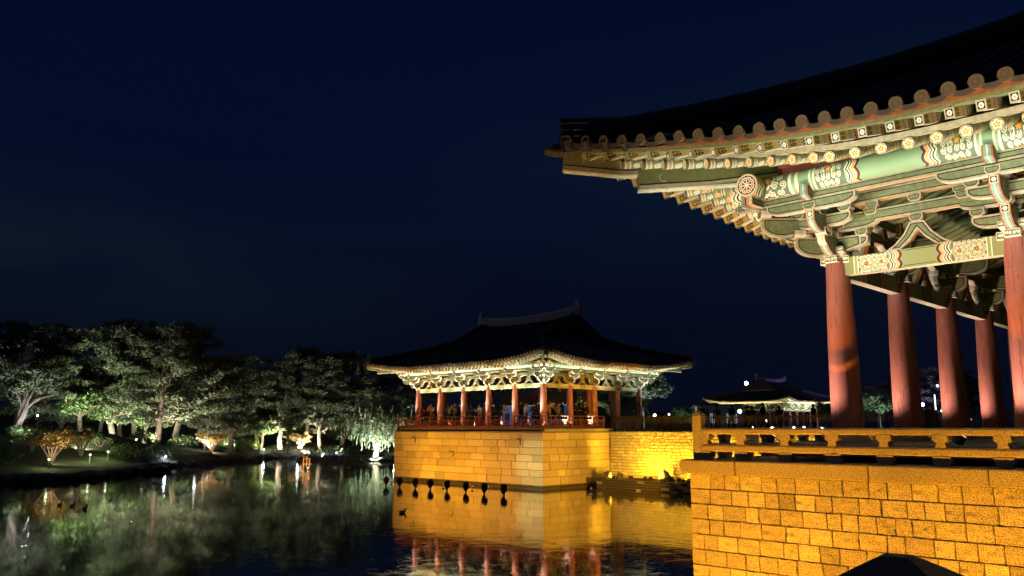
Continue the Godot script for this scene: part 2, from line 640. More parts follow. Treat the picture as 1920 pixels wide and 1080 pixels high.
	for lf in [["pine_leaf", lin(0.12, 0.135, 0.08)], ["willow_leaf", lin(0.17, 0.2, 0.125)], ["broad_leaf", lin(0.08, 0.115, 0.045)], ["autumn_leaf", lin(0.22, 0.145, 0.05)]]:
		var m := mat(lf[0], lf[1], 0.7, true)
		m.metallic_specular = 0.25
		m.backlight_enabled = true
		m.backlight = Color(0.5, 0.5, 0.4)
	var wt := mat("water", lin(0.0022, 0.003, 0.003), 0.03)
	wt.clearcoat_enabled = true
	wt.clearcoat = 0.7
	wt.clearcoat_roughness = 0.03
	wt.metallic_specular = 0.72
	wt.uv1_scale = Vector3(1, 1, 1)
	var wn := FastNoiseLite.new()
	wn.seed = 12
	wn.frequency = 0.018
	wn.fractal_octaves = 4
	var wm := NoiseTexture2D.new()
	wm.width = 512
	wm.height = 512
	wm.seamless = true
	wm.noise = wn
	wm.as_normal_map = true
	wm.bump_strength = 2.0
	wt.normal_enabled = true
	wt.normal_texture = wm
	wt.normal_scale = 0.24
	# small things
	mat("black_metal", lin(0.02, 0.02, 0.022), 0.5)
	tri(mat("dark_cap", lin(0.09, 0.088, 0.085), 0.6), 3.0, false, mottle, grit, 0.6)
	mat("lamp_body", lin(0.06, 0.055, 0.05), 0.7)
	mat("cloth", w1, 0.9, true)
	mat("hair", lin(0.012, 0.01, 0.009), 0.6)
	mat("white_card", lin(0.7, 0.7, 0.68), 0.6)
	mat("dark_print", lin(0.05, 0.05, 0.06), 0.6)
	mat("feather", w1, 0.8, true)
	mat("plaster", lin(0.30, 0.29, 0.28), 0.85)
	mat("far_hill", lin(0.02, 0.025, 0.02), 1.0)
	M["stain"] = stain

func painted(called: String, b: Brush) -> void:
	var m := mat(called, Color(1, 1, 1), 0.6)
	m.albedo_texture = b.tex()
# ---------------------------------------------------------------- pavilion
const HX := 5.0
const HZ := 6.25
const BAY := 2.5
const CT := 2.84       # column top above the floor
var GREEN := lin(0.195, 0.222, 0.105)
var DEEP := lin(0.085, 0.13, 0.085)
var CREAM := lin(0.62, 0.56, 0.42)
var TAN := lin(0.47, 0.40, 0.25)
var BLACK := lin(0.018, 0.015, 0.012)
var REDP := lin(0.25, 0.05, 0.03)
var ORANGE := lin(0.62, 0.22, 0.05)
var TEAL := lin(0.19, 0.33, 0.25)

var rslope := 0.36
var flare := 0.72

func eave_out(c: float) -> float:
	return 2.4 + flare * pow(maxf(0.0, 1.0 - c / 5.0), 2.2)

func lift(c: float) -> float:
	return 0.58 * pow(maxf(0.0, 1.0 - c / 5.4), 1.7)

func roof_y(wx: float, wz: float, main := false) -> float:
	var w := wx if main else minf(wx, wz)
	var q := maxf(0.0, w - 0.3)
	return CT + 1.33 + rslope * q + 0.013 * q * q + 0.58 * pow(maxf(0.0, 1.0 - maxf(wx, wz) / 5.4), 1.7)

func merged(pieces: Array) -> ArrayMesh:
	var by := {}
	for p in pieces:
		var m: ArrayMesh = p[1]
		var xf: Transform3D = p[2]
		for s in m.get_surface_count():
			var a := m.surface_get_arrays(s)
			var mt := m.surface_get_material(s)
			if not by.has(mt):
				by[mt] = MB.new()
			var o := MB.new()
			o.v = a[Mesh.ARRAY_VERTEX]
			o.n = a[Mesh.ARRAY_NORMAL]
			o.c = a[Mesh.ARRAY_COLOR]
			o.u = a[Mesh.ARRAY_TEX_UV]
			by[mt].append(o, xf)
	var out := ArrayMesh.new()
	for mt in by:
		by[mt].into(out, mt)
	return out

func cyl_z(mb: MB, r: float, zs: Array, vs: Array, sides: int) -> void:
	for j in zs.size() - 1:
		for i in sides:
			var a0 := TAU * i / sides
			var a1 := TAU * (i + 1) / sides
			var d0 := Vector3(cos(a0), sin(a0), 0)
			var d1 := Vector3(cos(a1), sin(a1), 0)
			var z0 := Vector3(0, 0, zs[j])
			var z1 := Vector3(0, 0, zs[j + 1])
			mb.smooth_quad([d0 * r + z1, d1 * r + z1, d1 * r + z0, d0 * r + z0], [d0, d1, d1, d0], [Color.WHITE, Color.WHITE, Color.WHITE, Color.WHITE], [Vector2(float(i) / sides, vs[j + 1]), Vector2(float(i + 1) / sides, vs[j + 1]), Vector2(float(i + 1) / sides, vs[j]), Vector2(float(i) / sides, vs[j])])

func disc_z(mb: MB, r: float, z: float, sides: int) -> void:
	var p := []
	var q := []
	for i in sides:
		var a := TAU * i / sides
		p.append(Vector3(cos(a) * r, sin(a) * r, z))
		q.append(Vector2(0.5 + 0.5 * cos(a), 0.5 - 0.5 * sin(a)))
	mb.face(p, Color.WHITE, q)

func rounded_arm(l: float, h: float) -> PackedVector2Array:
	var p := PackedVector2Array([Vector2(-l / 2, h), Vector2(-l / 2, h * 0.62)])
	for i in range(1, 6):
		var a := PI / 2 * i / 5.0
		p.append(Vector2(-l / 2 + 0.26 * (1.0 - cos(a)), h * 0.62 * (1.0 - sin(a))))
	for i in range(0, 5):
		var a := PI / 2 * (5 - i) / 5.0
		p.append(Vector2(l / 2 - 0.26 * (1.0 - cos(a)), h * 0.62 * (1.0 - sin(a))))
	p.append(Vector2(l / 2, h * 0.62))
	p.append(Vector2(l / 2, h))
	return p

func make_pieces() -> void:
	var lay := [[0.0, TAN], [0.026, BLACK], [0.042, GREEN]]
	var rim := [[1.0, CREAM]]
	for l in [0.9, 1.05, 1.4]:
		var mb := MB.new()
		mb.extrude(rounded_arm(l, 0.18), Transform3D.IDENTITY, 0.12, lay, rim)
		cache["arm_%d" % int(l * 100)] = mb.mesh(M.paint)
	for t in [0.44, 0.84, 1.0]:
		var h: float = 0.2 if t < 0.9 else 0.24
		var back: float = -0.44 if t < 0.5 else -0.2
		var p := PackedVector2Array([Vector2(back, h), Vector2(back, 0.02), Vector2(t - 0.34, -0.1 if t < 0.9 else 0.0)])
		for i in range(1, 7):
			var a := PI / 2 * (6 - i) / 6.0
			p.append(Vector2(t - 0.3 + 0.3 * cos(a), 0.08 - (0.18 if t < 0.9 else 0.06) * sin(a)))
		p.append(Vector2(t, h))
		var mb := MB.new()
		var xf := Transform3D(Basis(Vector3(0, 0, 1), Vector3.UP, Vector3(-1, 0, 0)), Vector3.ZERO)
		mb.extrude(p, xf, 0.13, lay, [[0.15, REDP * 1.6], [0.27, TEAL], [0.16, CREAM], [0.27, TEAL], [0.15, REDP * 1.6]])
		var m := mb.mesh(M.paint)
		if t < 0.9:
			var e := MB.new()
			e.face([Vector3(-0.055, h - 0.12, t + 0.003), Vector3(0.055, h - 0.12, t + 0.003), Vector3(0.055, h - 0.01, t + 0.003), Vector3(-0.055, h - 0.01, t + 0.003)], Color.WHITE, [Vector2(0, 1), Vector2(1, 1), Vector2(1, 0), Vector2(0, 0)])
			e.into(m, M.square_end)
		cache["nose_%d" % int(t * 100)] = m
	var mb := MB.new()
	mb.extrude(PackedVector2Array([Vector2(-0.06, 0), Vector2(0.06, 0), Vector2(0.095, 0.045), Vector2(0.095, 0.115), Vector2(-0.095, 0.115), Vector2(-0.095, 0.045)]), Transform3D.IDENTITY, 0.17, [[0.0, TAN], [0.018, BLACK], [0.029, GREEN]], [[1.0, CREAM]])
	cache["block"] = mb.mesh(M.paint)
	mb = MB.new()
	mb.box(at3(0, 0.125, 0), Vector3(0.36, 0.09, 0.36), CREAM, 0.006)
	var m2 := mb.mesh(M.scroll)
	mb = MB.new()
	var rings := []
	for q in [[0.13, 0.0], [0.14, 0.03], [0.175, 0.08]]:
		rings.append(PackedVector3Array([Vector3(q[0], q[1], -q[0]), Vector3(-q[0], q[1], -q[0]), Vector3(-q[0], q[1], q[0]), Vector3(q[0], q[1], q[0])]))
	mb.loft(rings, [CREAM])
	cache["capital"] = mb.into(m2, M.paint)
	mb = MB.new()
	mb.box(at3(0, 0, 0), Vector3(0.46, 0.12, 0.2), CREAM, 0.01)
	mb.box(at3(0, 0, 0), Vector3(0.196, 0.116, 0.46), CREAM, 0.01)
	cache["collar"] = mb.mesh(M.scroll)
	# A-shaped strut standing on the tie beam
	mb = MB.new()
	var aa := PackedVector2Array([Vector2(-0.48, 0), Vector2(-0.33, 0.09), Vector2(-0.2, 0.22), Vector2(-0.1, 0.39), Vector2(0.1, 0.39), Vector2(0.2, 0.22), Vector2(0.33, 0.09), Vector2(0.48, 0), Vector2(0.26, 0), Vector2(0.1, 0.14), Vector2(0.0, 0.27), Vector2(-0.1, 0.14), Vector2(-0.26, 0)])
	mb.extrude(aa, Transform3D.IDENTITY, 0.14, [[0.0, TAN], [0.026, BLACK], [0.042, GREEN]], [[0.5, ORANGE], [0.5, CREAM]])
	cache["strut"] = mb.mesh(M.paint)
	# long timbers, one bay each
	for q in [["timber", 0.17, 0.12, BAY - 0.004], ["support", 0.13, 0.1, BAY - 0.004], ["short_support", 0.13, 0.1, 1.22]]:
		mb = MB.new()
		var l: float = q[3] / 2
		mb.extrude(PackedVector2Array([Vector2(-l, -q[1] / 2), Vector2(l, -q[1] / 2), Vector2(l, q[1] / 2), Vector2(-l, q[1] / 2)]), Transform3D.IDENTITY, q[2], [[0.0, TAN], [0.024, BLACK], [0.038, GREEN]], [[0.5, CREAM], [0.5, ORANGE * 1.1]])
		cache[q[0]] = mb.mesh(M.paint)
	# tie beam
	mb = MB.new()
	var side := MB.new()
	var hl := BAY / 2 - 0.14
	for sg in [-1.0, 1.0]:
		side.outward([Vector3(-hl, -0.14, 0.08 * sg), Vector3(hl, -0.14, 0.08 * sg), Vector3(hl, 0.14, 0.08 * sg), Vector3(-hl, 0.14, 0.08 * sg)], Vector3.ZERO, Color.WHITE, [Vector2(0, 1), Vector2(1, 1), Vector2(1, 0), Vector2(0, 0)])
		mb.outward([Vector3(-hl, 0.14 * sg, -0.08), Vector3(hl, 0.14 * sg, -0.08), Vector3(hl, 0.14 * sg, 0.08), Vector3(-hl, 0.14 * sg, 0.08)], Vector3.ZERO, CREAM * 1.1)
		mb.outward([Vector3(hl * sg, -0.14, -0.08), Vector3(hl * sg, -0.14, 0.08), Vector3(hl * sg, 0.14, 0.08), Vector3(hl * sg, 0.14, -0.08)], Vector3.ZERO, GREEN)
	cache["tie_beam"] = mb.into(side.mesh(M.tie_beam_side), M.paint)
	# purlins lie along x
	var turn_x := Transform3D(Basis(Vector3(0, 0, -1), Vector3.UP, Vector3(1, 0, 0)), Vector3.ZERO)
	for q in [["purlin", BAY, 0.0, 1.0], ["purlin_tip", 1.27, 0.0, 0.3]]:
		mb = MB.new()
		for i in 18:
			var a0 := TAU * i / 18
			var a1 := TAU * (i + 1) / 18
			var d0 := Vector3(0, sin(a0), cos(a0))
			var d1 := Vector3(0, sin(a1), cos(a1))
			var x0 := Vector3(-q[1] / 2, 0, 0)
			var x1 := Vector3(q[1] / 2, 0, 0)
			mb.smooth_quad([d1 * 0.18 + x0, d0 * 0.18 + x0, d0 * 0.18 + x1, d1 * 0.18 + x1], [d1, d0, d0, d1], [Color.WHITE, Color.WHITE, Color.WHITE, Color.WHITE], [Vector2(q[2], (i + 1) / 18.0), Vector2(q[2], i / 18.0), Vector2(q[3], i / 18.0), Vector2(q[3], (i + 1) / 18.0)])
		var m := mb.mesh(M.purlin_side)
		if q[0] == "purlin_tip":
			mb = MB.new()
			disc_z(mb, 0.18, q[1] / 2, 24)
			var e := MB.new()
			e.append(mb, turn_x)
			e.into(m, M.purlin_end)
		cache[q[0]] = m
	# round rafter and flying rafter: outer end at the origin, reaching back along -z
	mb = MB.new()
	cyl_z(mb, 0.08, [0.0, -1.0, -3.0], [0.0, 0.98, 0.99], 14)
	var m3 := mb.mesh(M.rafter_side)
	mb = MB.new()
	disc_z(mb, 0.08, 0.0, 18)
	cache["rafter"] = mb.into(m3, M.rafter_end)
	mb = MB.new()
	side = MB.new()
	var fl := -1.25
	for sg in [-1.0, 1.0]:
		side.outward([Vector3(0.055 * sg, -0.065, 0), Vector3(0.055 * sg, -0.065, fl), Vector3(0.055 * sg, 0.065, fl), Vector3(0.055 * sg, 0.065, 0)], Vector3(0, 0, fl / 2), Color.WHITE, [Vector2(0, 1), Vector2(1, 1), Vector2(1, 0), Vector2(0, 0)])
	mb.outward([Vector3(-0.055, -0.065, -0.1), Vector3(0.055, -0.065, -0.1), Vector3(0.055, -0.065, fl), Vector3(-0.055, -0.065, fl)], Vector3(0, 0, fl / 2), CREAM * 1.15)
	mb.outward([Vector3(-0.055, -0.065, 0), Vector3(0.055, -0.065, 0), Vector3(0.055, -0.065, -0.1), Vector3(-0.055, -0.065, -0.1)], Vector3(0, 0, fl / 2), DEEP)
	mb.outward([Vector3(-0.055, 0.065, 0), Vector3(0.055, 0.065, 0), Vector3(0.055, 0.065, fl), Vector3(-0.055, 0.065, fl)], Vector3(0, 0, fl / 2), DEEP)
	var m4 := mb.into(side.mesh(M.flying_side), M.paint)
	mb = MB.new()
	mb.face([Vector3(-0.055, -0.065, 0), Vector3(0.055, -0.065, 0), Vector3(0.055, 0.065, 0), Vector3(-0.055, 0.065, 0)], Color.WHITE, [Vector2(0, 1), Vector2(1, 1), Vector2(1, 0), Vector2(0, 0)])
	cache["flying_rafter"] = mb.into(m4, M.square_end)
	# tile end and hanging eave tile
	mb = MB.new()
	disc_z(mb, 0.084, 0.02, 20)
	cyl_z(mb, 0.084, [0.02, -0.03], [0.0, 0.05], 20)
	cache["tile_end"] = mb.mesh(M.tile_end)
	var cr := PackedVector2Array()
	for i in 9:
		var t := -1.0 + i / 4.0
		cr.append(Vector2(0.15 * t, -0.055 - 0.06 * (1.0 - t * t)))
	for i in 9:
		var t := 1.0 - i / 4.0
		cr.append(Vector2(0.15 * t, 0.01 - 0.055 * (1.0 - t * t)))
	mb = MB.new()
	mb.extrude(cr, Transform3D.IDENTITY, 0.03, [[0.0, Color.WHITE]], [[1.0, Color.WHITE]])
	cache["eave_tile"] = mb.mesh(M.old_tile)
	# column with a slight swell, and its base stone
	mb = MB.new()
	var prof := []
	for i in 13:
		var t := i / 12.0
		prof.append([0.232 - 0.066 * pow(t, 1.25) + 0.010 * sin(PI * t), CT * t])
	mb.lathe(prof, 28, Transform3D.IDENTITY, [Color.WHITE], true)
	cache["column"] = mb.mesh(M.red_column)
	mb = MB.new()
	mb.lathe([[0.31, 0.0], [0.31, 0.05], [0.29, 0.08], [0.26, 0.1]], 24, Transform3D.IDENTITY, [Color.WHITE], true)
	mb.box(at3(0, -0.06, 0), Vector3(0.72, 0.11, 0.72), Color.WHITE, 0.015)
	cache["base_stone"] = mb.mesh(M.granite)

func bracket_list(corner: bool) -> Array:
	var o := []
	o.append(["capital", cache.capital, at3(0, 0, 0)])
	var dirs := [0.0]
	if corner:
		dirs = [0.0, -90.0]      # the bracket's own facade and the one round the corner
	for d in dirs:
		var k: float = 0.003 if d != 0.0 else 0.0
		var t := turned(d, Vector3(0, k, 0))
		o.append(["bracket_arm", cache.arm_105, t * at3(0, 0.13, 0)])
		o.append(["nose_arm", cache.nose_44, t * at3(0, 0.135, 0.02)])
		for x in [-0.44, 0.0, 0.44]:
			o.append(["bearing_block", cache.block, t * at3(x, 0.312, 0)])
		o.append(["bearing_block", cache.block, t * at3(0, 0.337, 0.40)])
		o.append(["bracket_arm", cache.arm_140, t * at3(0, 0.43, 0)])
		o.append(["bracket_arm", cache.arm_90, t * at3(0, 0.455, 0.40)])
		o.append(["nose_arm", cache.nose_84, t * at3(0, 0.45, 0.02)])
		for x in [-0.6, 0.6]:
			o.append(["bearing_block", cache.block, t * at3(x, 0.612, 0)])
		for x in [-0.37, 0.37]:
			o.append(["bearing_block", cache.block, t * at3(x, 0.637, 0.40)])
		o.append(["bearing_block", cache.block, t * at3(0, 0.655, 0.80)])
		o.append(["bracket_arm", cache.arm_140, t * at3(0, 0.77 - 0.12, 0.80)])
		o.append(["nose_arm", cache.nose_100, t * at3(0, 0.775, 0.04)])
	if corner:
		var t := turned(-45.0, Vector3(0, 0.006, 0))
		t.basis = t.basis.scaled(Vector3(1, 1, 1))
		for q in [["nose_44", 0.135, 0.2], ["nose_84", 0.45, 0.32], ["nose_100", 0.775, 0.45]]:
			o.append(["nose_arm", cache[q[0]], t * at3(0, q[1], q[2])])
		o.append(["bearing_block", cache.block, t * at3(0, 0.337, 0.58)])
		o.append(["bearing_block", cache.block, t * at3(0, 0.655, 1.1)])
	return o

# the whole building; fine = every piece of the two sides the camera faces is a part of its own
func pavilion(root: Node3D, fine_sides: Array, inner: bool, verge := 4.7) -> void:
	var hipw := HZ + 3.0 - verge
	var sides := [[Vector3(-1, 0, 0), Vector3(0, 0, 1), HZ, HX], [Vector3(0, 0, 1), Vector3(1, 0, 0), HX, HZ], [Vector3(1, 0, 0), Vector3(0, 0, -1), HZ, HX], [Vector3(0, 0, -1), Vector3(-1, 0, 0), HX, HZ]]
	var roof := MB.new()
	var deck := MB.new()
	var fl := MB.new()
	for k in 4:
		var nrm: Vector3 = sides[k][0]
		var alg: Vector3 = sides[k][1]
		var lh: float = sides[k][2]
		var ln: float = sides[k][3]
		var F := Transform3D(Basis(alg, Vector3.UP, nrm), nrm * ln)
		var fine: bool = k in fine_sides
		var bays := int(round(2.0 * lh / BAY))
		# --- columns, tie beams, brackets
		for i in bays + 1:
			var x := -lh + i * BAY
			if i < bays:
				var mid := x + BAY / 2
				put("tie_beam", cache.tie_beam, root, F * at3(mid, CT - 0.14, 0))
				put("inverted_v_strut", cache.strut, root, F * at3(mid, CT + 0.002, 0))
				put("bearing_block", cache.block, root, F * at3(mid, CT + 0.395, 0))
				put("wall_timber", cache.timber, root, F * at3(mid, CT + 0.61 - 0.012, 0.002))
				put("wall_timber", cache.timber, root, F * at3(mid, CT + 0.91, 0.002))
				put("purlin_support", cache.support, root, F * at3(mid, CT + 0.88, 0.8))
				put("purlin", cache.purlin, root, F * at3(mid, CT + 1.12, 0.8))
				if fine:
					for q in [-0.62, 0.0, 0.62]:
						put("bearing_block", cache.block, root, F * at3(mid + q, CT + 0.7, 0))
			if i < bays:       # the last column belongs to the next side
				put("column", cache.column, root, F * (turned(37.0 * i + 80.0 * k, Vector3(x, 0.09, 0)) * Transform3D(Basis.from_scale(Vector3(1, (CT - 0.09) / CT, 1)), Vector3.ZERO)))
				put("base_stone", cache.base_stone, root, F * at3(x, 0, 0))
				put("carved_collar", cache.collar, root, F * at3(x, CT - 0.02, 0))
				var corner := i == 0
				# at i == 0 this side meets the previous one, which lies towards -along
				var list := bracket_list(corner)
				if fine:
					var br := Node3D.new()
					br.name = "column_bracket"
					root.add_child(br, true)
					br.transform = F * at3(x, CT, 0)
					for p in list:
						put(p[0], p[1], br, p[2])
					if fine and not corner:
						put("nose_arm", cache.nose_44, br, turned(180, Vector3(0, 0.14, 0)))
						put("nose_arm", cache.nose_84, br, turned(180, Vector3(0, 0.455, 0)))
				else:
					var key := "bracket_corner" if corner else "bracket"
					if not cache.has(key):
						cache[key] = merged(list)
					put("column_bracket", cache[key], root, F * at3(x, CT, 0))
		for sg in [-1.0, 1.0]:
			put("purlin", cache.purlin_tip, root, F * Transform3D(Basis.from_scale(Vector3(1, 1, 1)) if sg > 0 else Basis(Vector3.UP, PI), Vector3(sg * (lh + 0.635), CT + 1.12 + (0.0 if k % 2 else 0.004), 0.8)))
			put("purlin_support", cache.short_support, root, F * at3(sg * (lh + 0.61), CT + 0.88 + (0.0 if k % 2 else 0.003), 0.8))
		# --- rafters
		var raf := []
		var fly := []
		var lines := []
		var nr := int(2.0 * (lh + 2.72) / 0.34)
		for i in nr + 1:
			var e := -(lh + 2.72) + 2.0 * (lh + 2.72) * i / nr
			var c := lh + 3.0 - absf(e)
			var q := Vector2(e, eave_out(c) - 0.1)
			var s := Vector2(e, -1.3)
			var d := Vector2(0, 1)
			if absf(e) > lh - 0.6:
				var f := Vector2(signf(e) * (lh - 1.2), -1.2)
				d = (q - f).normalized()
				s = f + d * 0.9
			var en := q - d * 0.6
			var bs := q - d * 1.25
			var l := lift(c)
			var ys := CT + 1.38 + 0.37 * (0.8 - s.y)
			var S := Vector3(s.x, ys, s.y)
			var E := Vector3(en.x, CT + 1.03 + 0.93 * l, en.y)
			var BS := Vector3(bs.x, CT + 1.10 + 0.40 + 0.9 * l, bs.y)
			var B := Vector3(q.x, CT + 1.10 + l, q.y)
			lines.append([S, E, BS, B, c])
			var xr := facing(E - S, E)
			xr.basis.z *= (E - S).length() / 3.0
			raf.append(F * xr)
			var xb := facing(B - BS, B)
			xb.basis.z *= (B - BS).length() / 1.25
			fly.append(F * xb)
		many("rafter", cache.rafter, root, raf, not fine)
		many("flying_rafter", cache.flying_rafter, root, fly, not fine)
		# --- boards over and at the ends of the rafters
		var up8 := Vector3(0, 0.085, 0)
		var up7 := Vector3(0, 0.072, 0)
		for i in lines.size() - 1:
			var a: Array = lines[i]
			var b: Array = lines[i + 1]
			deck.face([F * (a[0] + up8), F * (b[0] + up8), F * (b[1] + up8), F * (a[1] + up8)].duplicate(), lin(0.30, 0.31, 0.2))
			deck.face([F * (a[2] + up7), F * (b[2] + up7), F * (b[3] + up7), F * (a[3] + up7)].duplicate(), lin(0.36, 0.36, 0.24))
		for q in [["rafter_board", 1, 0.125, -0.01, 0.08, 0.075, TAN], ["eave_board", 3, 0.098, 0.0, 0.07, 0.05, lin(0.26, 0.24, 0.1)], ["eave_fillet", 3, 0.165, 0.02, 0.05, 0.08, lin(0.42, 0.12, 0.035)]]:
			var mb := MB.new()
			var path := []
			for l in lines:
				path.append(F * (l[q[1]] + Vector3(0, q[2], q[3])))
			mb.sweep(path, q[4], q[5], q[6])
			put(q[0], mb.mesh(M.paint), root)
		var inf := MB.new()
		inf.sweep([F * Vector3(-lh - 0.5, CT + 1.36, 0.78), F * Vector3(0, CT + 1.36, 0.78), F * Vector3(lh + 0.5, CT + 1.36, 0.78)], 0.05, 0.24, REDP)
		put("rafter_infill_board", inf.mesh(M.paint), root)
		# --- tile rows with their round ends, eave tiles between
		var nt := int(2.0 * (lh + 2.9) / 0.30)
		var ends := []
		var hang := []
		var rows := MB.new()
		var mainside := k % 2 == 0
		for i in nt + 1:
			var e := -(lh + 2.9) + 2.0 * (lh + 2.9) * i / nt
			var c := lh + 3.0 - absf(e)
			var o := eave_out(c)
			var p0 := Vector3(e, CT + 1.35 + lift(c), o)
			var w1 := c
			if mainside and absf(e) < verge:
				w1 = ln + 2.95
			elif not mainside:
				w1 = minf(c, hipw + 0.15)
			var w0 := 3.0 - o
			var path := [F * p0]
			for j in range(1, 9):
				var w := lerpf(w0, w1, j / 8.0)
				var y := roof_y(w, c, mainside and absf(e) < verge)
				path.append(F * Vector3(e, y - 0.08, 3.0 - w))
			var jit := Vector3(sin(i * 12.9 + k), cos(i * 7.3 + k), sin(i * 4.7))
			p0 += jit * Vector3(0.006, 0.007, 0.008)
			var tilt := facing(Vector3(jit.z * 0.05, -0.12 + 0.05 * jit.x, 1.0), p0 + Vector3(0, 0, 0.01))
			if fine:
				var mb := MB.new()
				mb.tube(path, [0.078], 8, [Color.WHITE], true)
				var row := put("tile_row", mb.mesh(M.roof_tile), root)
				put("tile_end", cache.tile_end, row, F * tilt)
			else:
				rows.tube(path, [0.078], 5, [Color.WHITE], false)
				ends.append(F * tilt)
			if i < nt:
				var e2 := -(lh + 2.9) + 2.0 * (lh + 2.9) * (i + 1) / nt
				var c2 := lh + 3.0 - absf(e2)
				var p1 := Vector3(e2, CT + 1.35 + lift(c2), eave_out(c2))
				var xd := p1 - p0
				var bz := Vector3(-xd.z, 0, xd.x).normalized()
				if bz.z < 0.0:
					bz = -bz
				var t := Transform3D(Basis(xd / 0.3, Vector3.UP, bz), (p0 + p1) * 0.5 + Vector3(0, 0, -0.03))
				hang.append(F * t)
		if not fine:
			var o := put("tile_rows", rows.mesh(M.roof_tile), root)
			o.set_meta("kind", "stuff")
		many("tile_end", cache.tile_end, root, ends, true)
		many("eave_tile", cache.eave_tile, root, hang, not fine)
		# --- roof bed under the tiles
		var al := []
		for i in 49:
			al.append(-(lh + 3.0) + 2.0 * (lh + 3.0) * i / 48.0)
		if mainside:
			al.append_array([-verge, -verge + 0.0001, verge - 0.0001, verge])
		else:
			al.append_array([-(lh + 3.0 - hipw), lh + 3.0 - hipw])
		al.sort()
		for i in al.size() - 1:
			var g := []
			for e in [al[i], al[i + 1]]:
				var c: float = lh + 3.0 - absf(e)
				var mn := mainside and absf(e) < verge - 0.00005
				var w1: float = ln + 3.0 if mn else (c if mainside else minf(c, hipw + 0.2))
				var col := []
				var w0 := 3.0 - eave_out(c) + 0.02
				for j in 9:
					var w := lerpf(w0, maxf(w1, w0), j / 8.0)
					col.append(F * Vector3(e, roof_y(w, c, mn) - 0.1, 3.0 - w))
				g.append(col)
			for j in 8:
				roof.face([g[0][j], g[1][j], g[1][j + 1], g[0][j + 1]], Color.WHITE)
	put("roof_bed", roof.mesh(M.roof_tile), root)
	put("eave_boarding", deck.mesh(M.paint), root)
	# --- corner rafters, hip ridges
	for sx in [-1.0, 1.0]:
		for sz in [-1.0, 1.0]:
			var dg := func(o: float, y: float) -> Vector3: return Vector3(sx * (HX + o), CT + y, sz * (HZ + o))
			var lo := MB.new()
			var hi := MB.new()
			lo.sweep([dg.call(-1.2, 1.85), dg.call(0.4, 1.56), dg.call(1.4, 1.38), dg.call(2.2, 1.31)], 0.2, 0.36, lin(0.2, 0.2, 0.075))
			hi.sweep([dg.call(0.9, 1.66), dg.call(1.8, 1.55), dg.call(2.4, 1.54), dg.call(2.32 + flare, 1.63)], 0.19, 0.33, lin(0.36, 0.29, 0.1))
			for q in [[lo, 2.2, 1.31, 0.36, 1.4, 1.38], [hi, 2.32 + flare, 1.63, 0.33, 2.4, 1.54]]:
				var a: Vector3 = dg.call(q[1] - 0.004, q[2] - q[3] * 0.5 - 0.012)
				var b: Vector3 = dg.call(q[4], q[5] - q[3] * 0.5 - 0.012)
				var f: Vector3 = dg.call(q[4] - 0.7, q[5] - q[3] * 0.5 - 0.002 + (0.06 if q[3] > 0.35 else 0.02))
				q[0].sweep([f, b, a], 0.17, 0.022, CREAM * 1.2)
			for q in [[lo, 0.206, -0.115, 0.022, BLACK, -1.2, 1.85, 0.4, 1.56, 1.4, 1.38, 2.19, 1.312], [lo, 0.204, -0.15, 0.05, TAN, -1.2, 1.85, 0.4, 1.56, 1.4, 1.38, 2.19, 1.312], [lo, 0.206, 0.15, 0.018, BLACK, -1.2, 1.85, 0.4, 1.56, 1.4, 1.38, 2.19, 1.312], [hi, 0.196, -0.1, 0.02, BLACK, 0.9, 1.66, 1.8, 1.55, 2.4, 1.54, 2.31 + flare, 1.629], [hi, 0.194, -0.132, 0.045, TAN, 0.9, 1.66, 1.8, 1.55, 2.4, 1.54, 2.31 + flare, 1.629]]:
				q[0].sweep([dg.call(q[5], q[6] + q[2]), dg.call(q[7], q[8] + q[2]), dg.call(q[9], q[10] + q[2]), dg.call(q[11], q[12] + q[2])], q[1], q[3], q[4])
			put("corner_rafter", lo.mesh(M.paint), root)
			put("corner_flying_rafter", hi.mesh(M.paint), root)
			# volute where the lower corner rafter ends
			var vo := MB.new()
			var vp := []
			for i in 15:
				var a := -1.9 + i * 0.62
				var r := 0.105 - 0.0062 * i
				var dd := Vector3(sx, 0, sz).normalized()
				vp.append(dg.call(1.92, 1.34) + dd * cos(a) * r + Vector3(0, sin(a) * r, 0))
			vo.tube(vp, [0.115], 4, [TAN], true)
			put("volute", vo.mesh(M.paint), root)
			var hip := MB.new()
			var path := []
			for j in 10:
				var w := lerpf(0.64 - flare, hipw, j / 9.0)
				path.append(Vector3(sx * (HX + 3.0 - w), roof_y(w, w) + 0.09, sz * (HZ + 3.0 - w)))
			hip.sweep(path, 0.26, 0.42, Color.WHITE)
			var top := []
			for p in path:
				top.append(p + Vector3(0, 0.23, 0))
			hip.tube(top, [0.1], 8, [Color.WHITE], true)
			for q in 2:
				var lay := []
				for p in path:
					lay.append(p + Vector3(0, -0.02 + q * 0.1, 0))
				hip.sweep(lay, 0.31, 0.022, Color.WHITE)
			put("hip_ridge", hip.mesh(M.roof_tile), root)
			var tip := MB.new()
			var p0: Vector3 = path[0]
			var out := Vector3(sx, 0, sz).normalized()
			tip.tube([p0 + out * 0.12 - Vector3(0, 0.2, 0), p0 - out * 0.2 - Vector3(0, 0.16, 0)], [0.085], 12, [Color.WHITE], true)
			tip.sweep([p0 + out * 0.24 - Vector3(0, 0.22, 0), p0 + out * 0.05 - Vector3(0, 0.27, 0), p0 - out * 0.3 - Vector3(0, 0.24, 0)], 0.24, 0.05, Color.WHITE)
			put("corner_tile", tip.mesh(M.old_tile), root)
			var ver := MB.new()
			path = []
			for j in 8:
				var w := lerpf(hipw - 0.1, 7.9, j / 7.0)
				path.append(Vector3(sx * (HX + 3.0 - w), roof_y(w, 9.0, true) + 0.12, sz * (verge - 0.08)))
			ver.sweep(path, 0.26, 0.38, Color.WHITE)
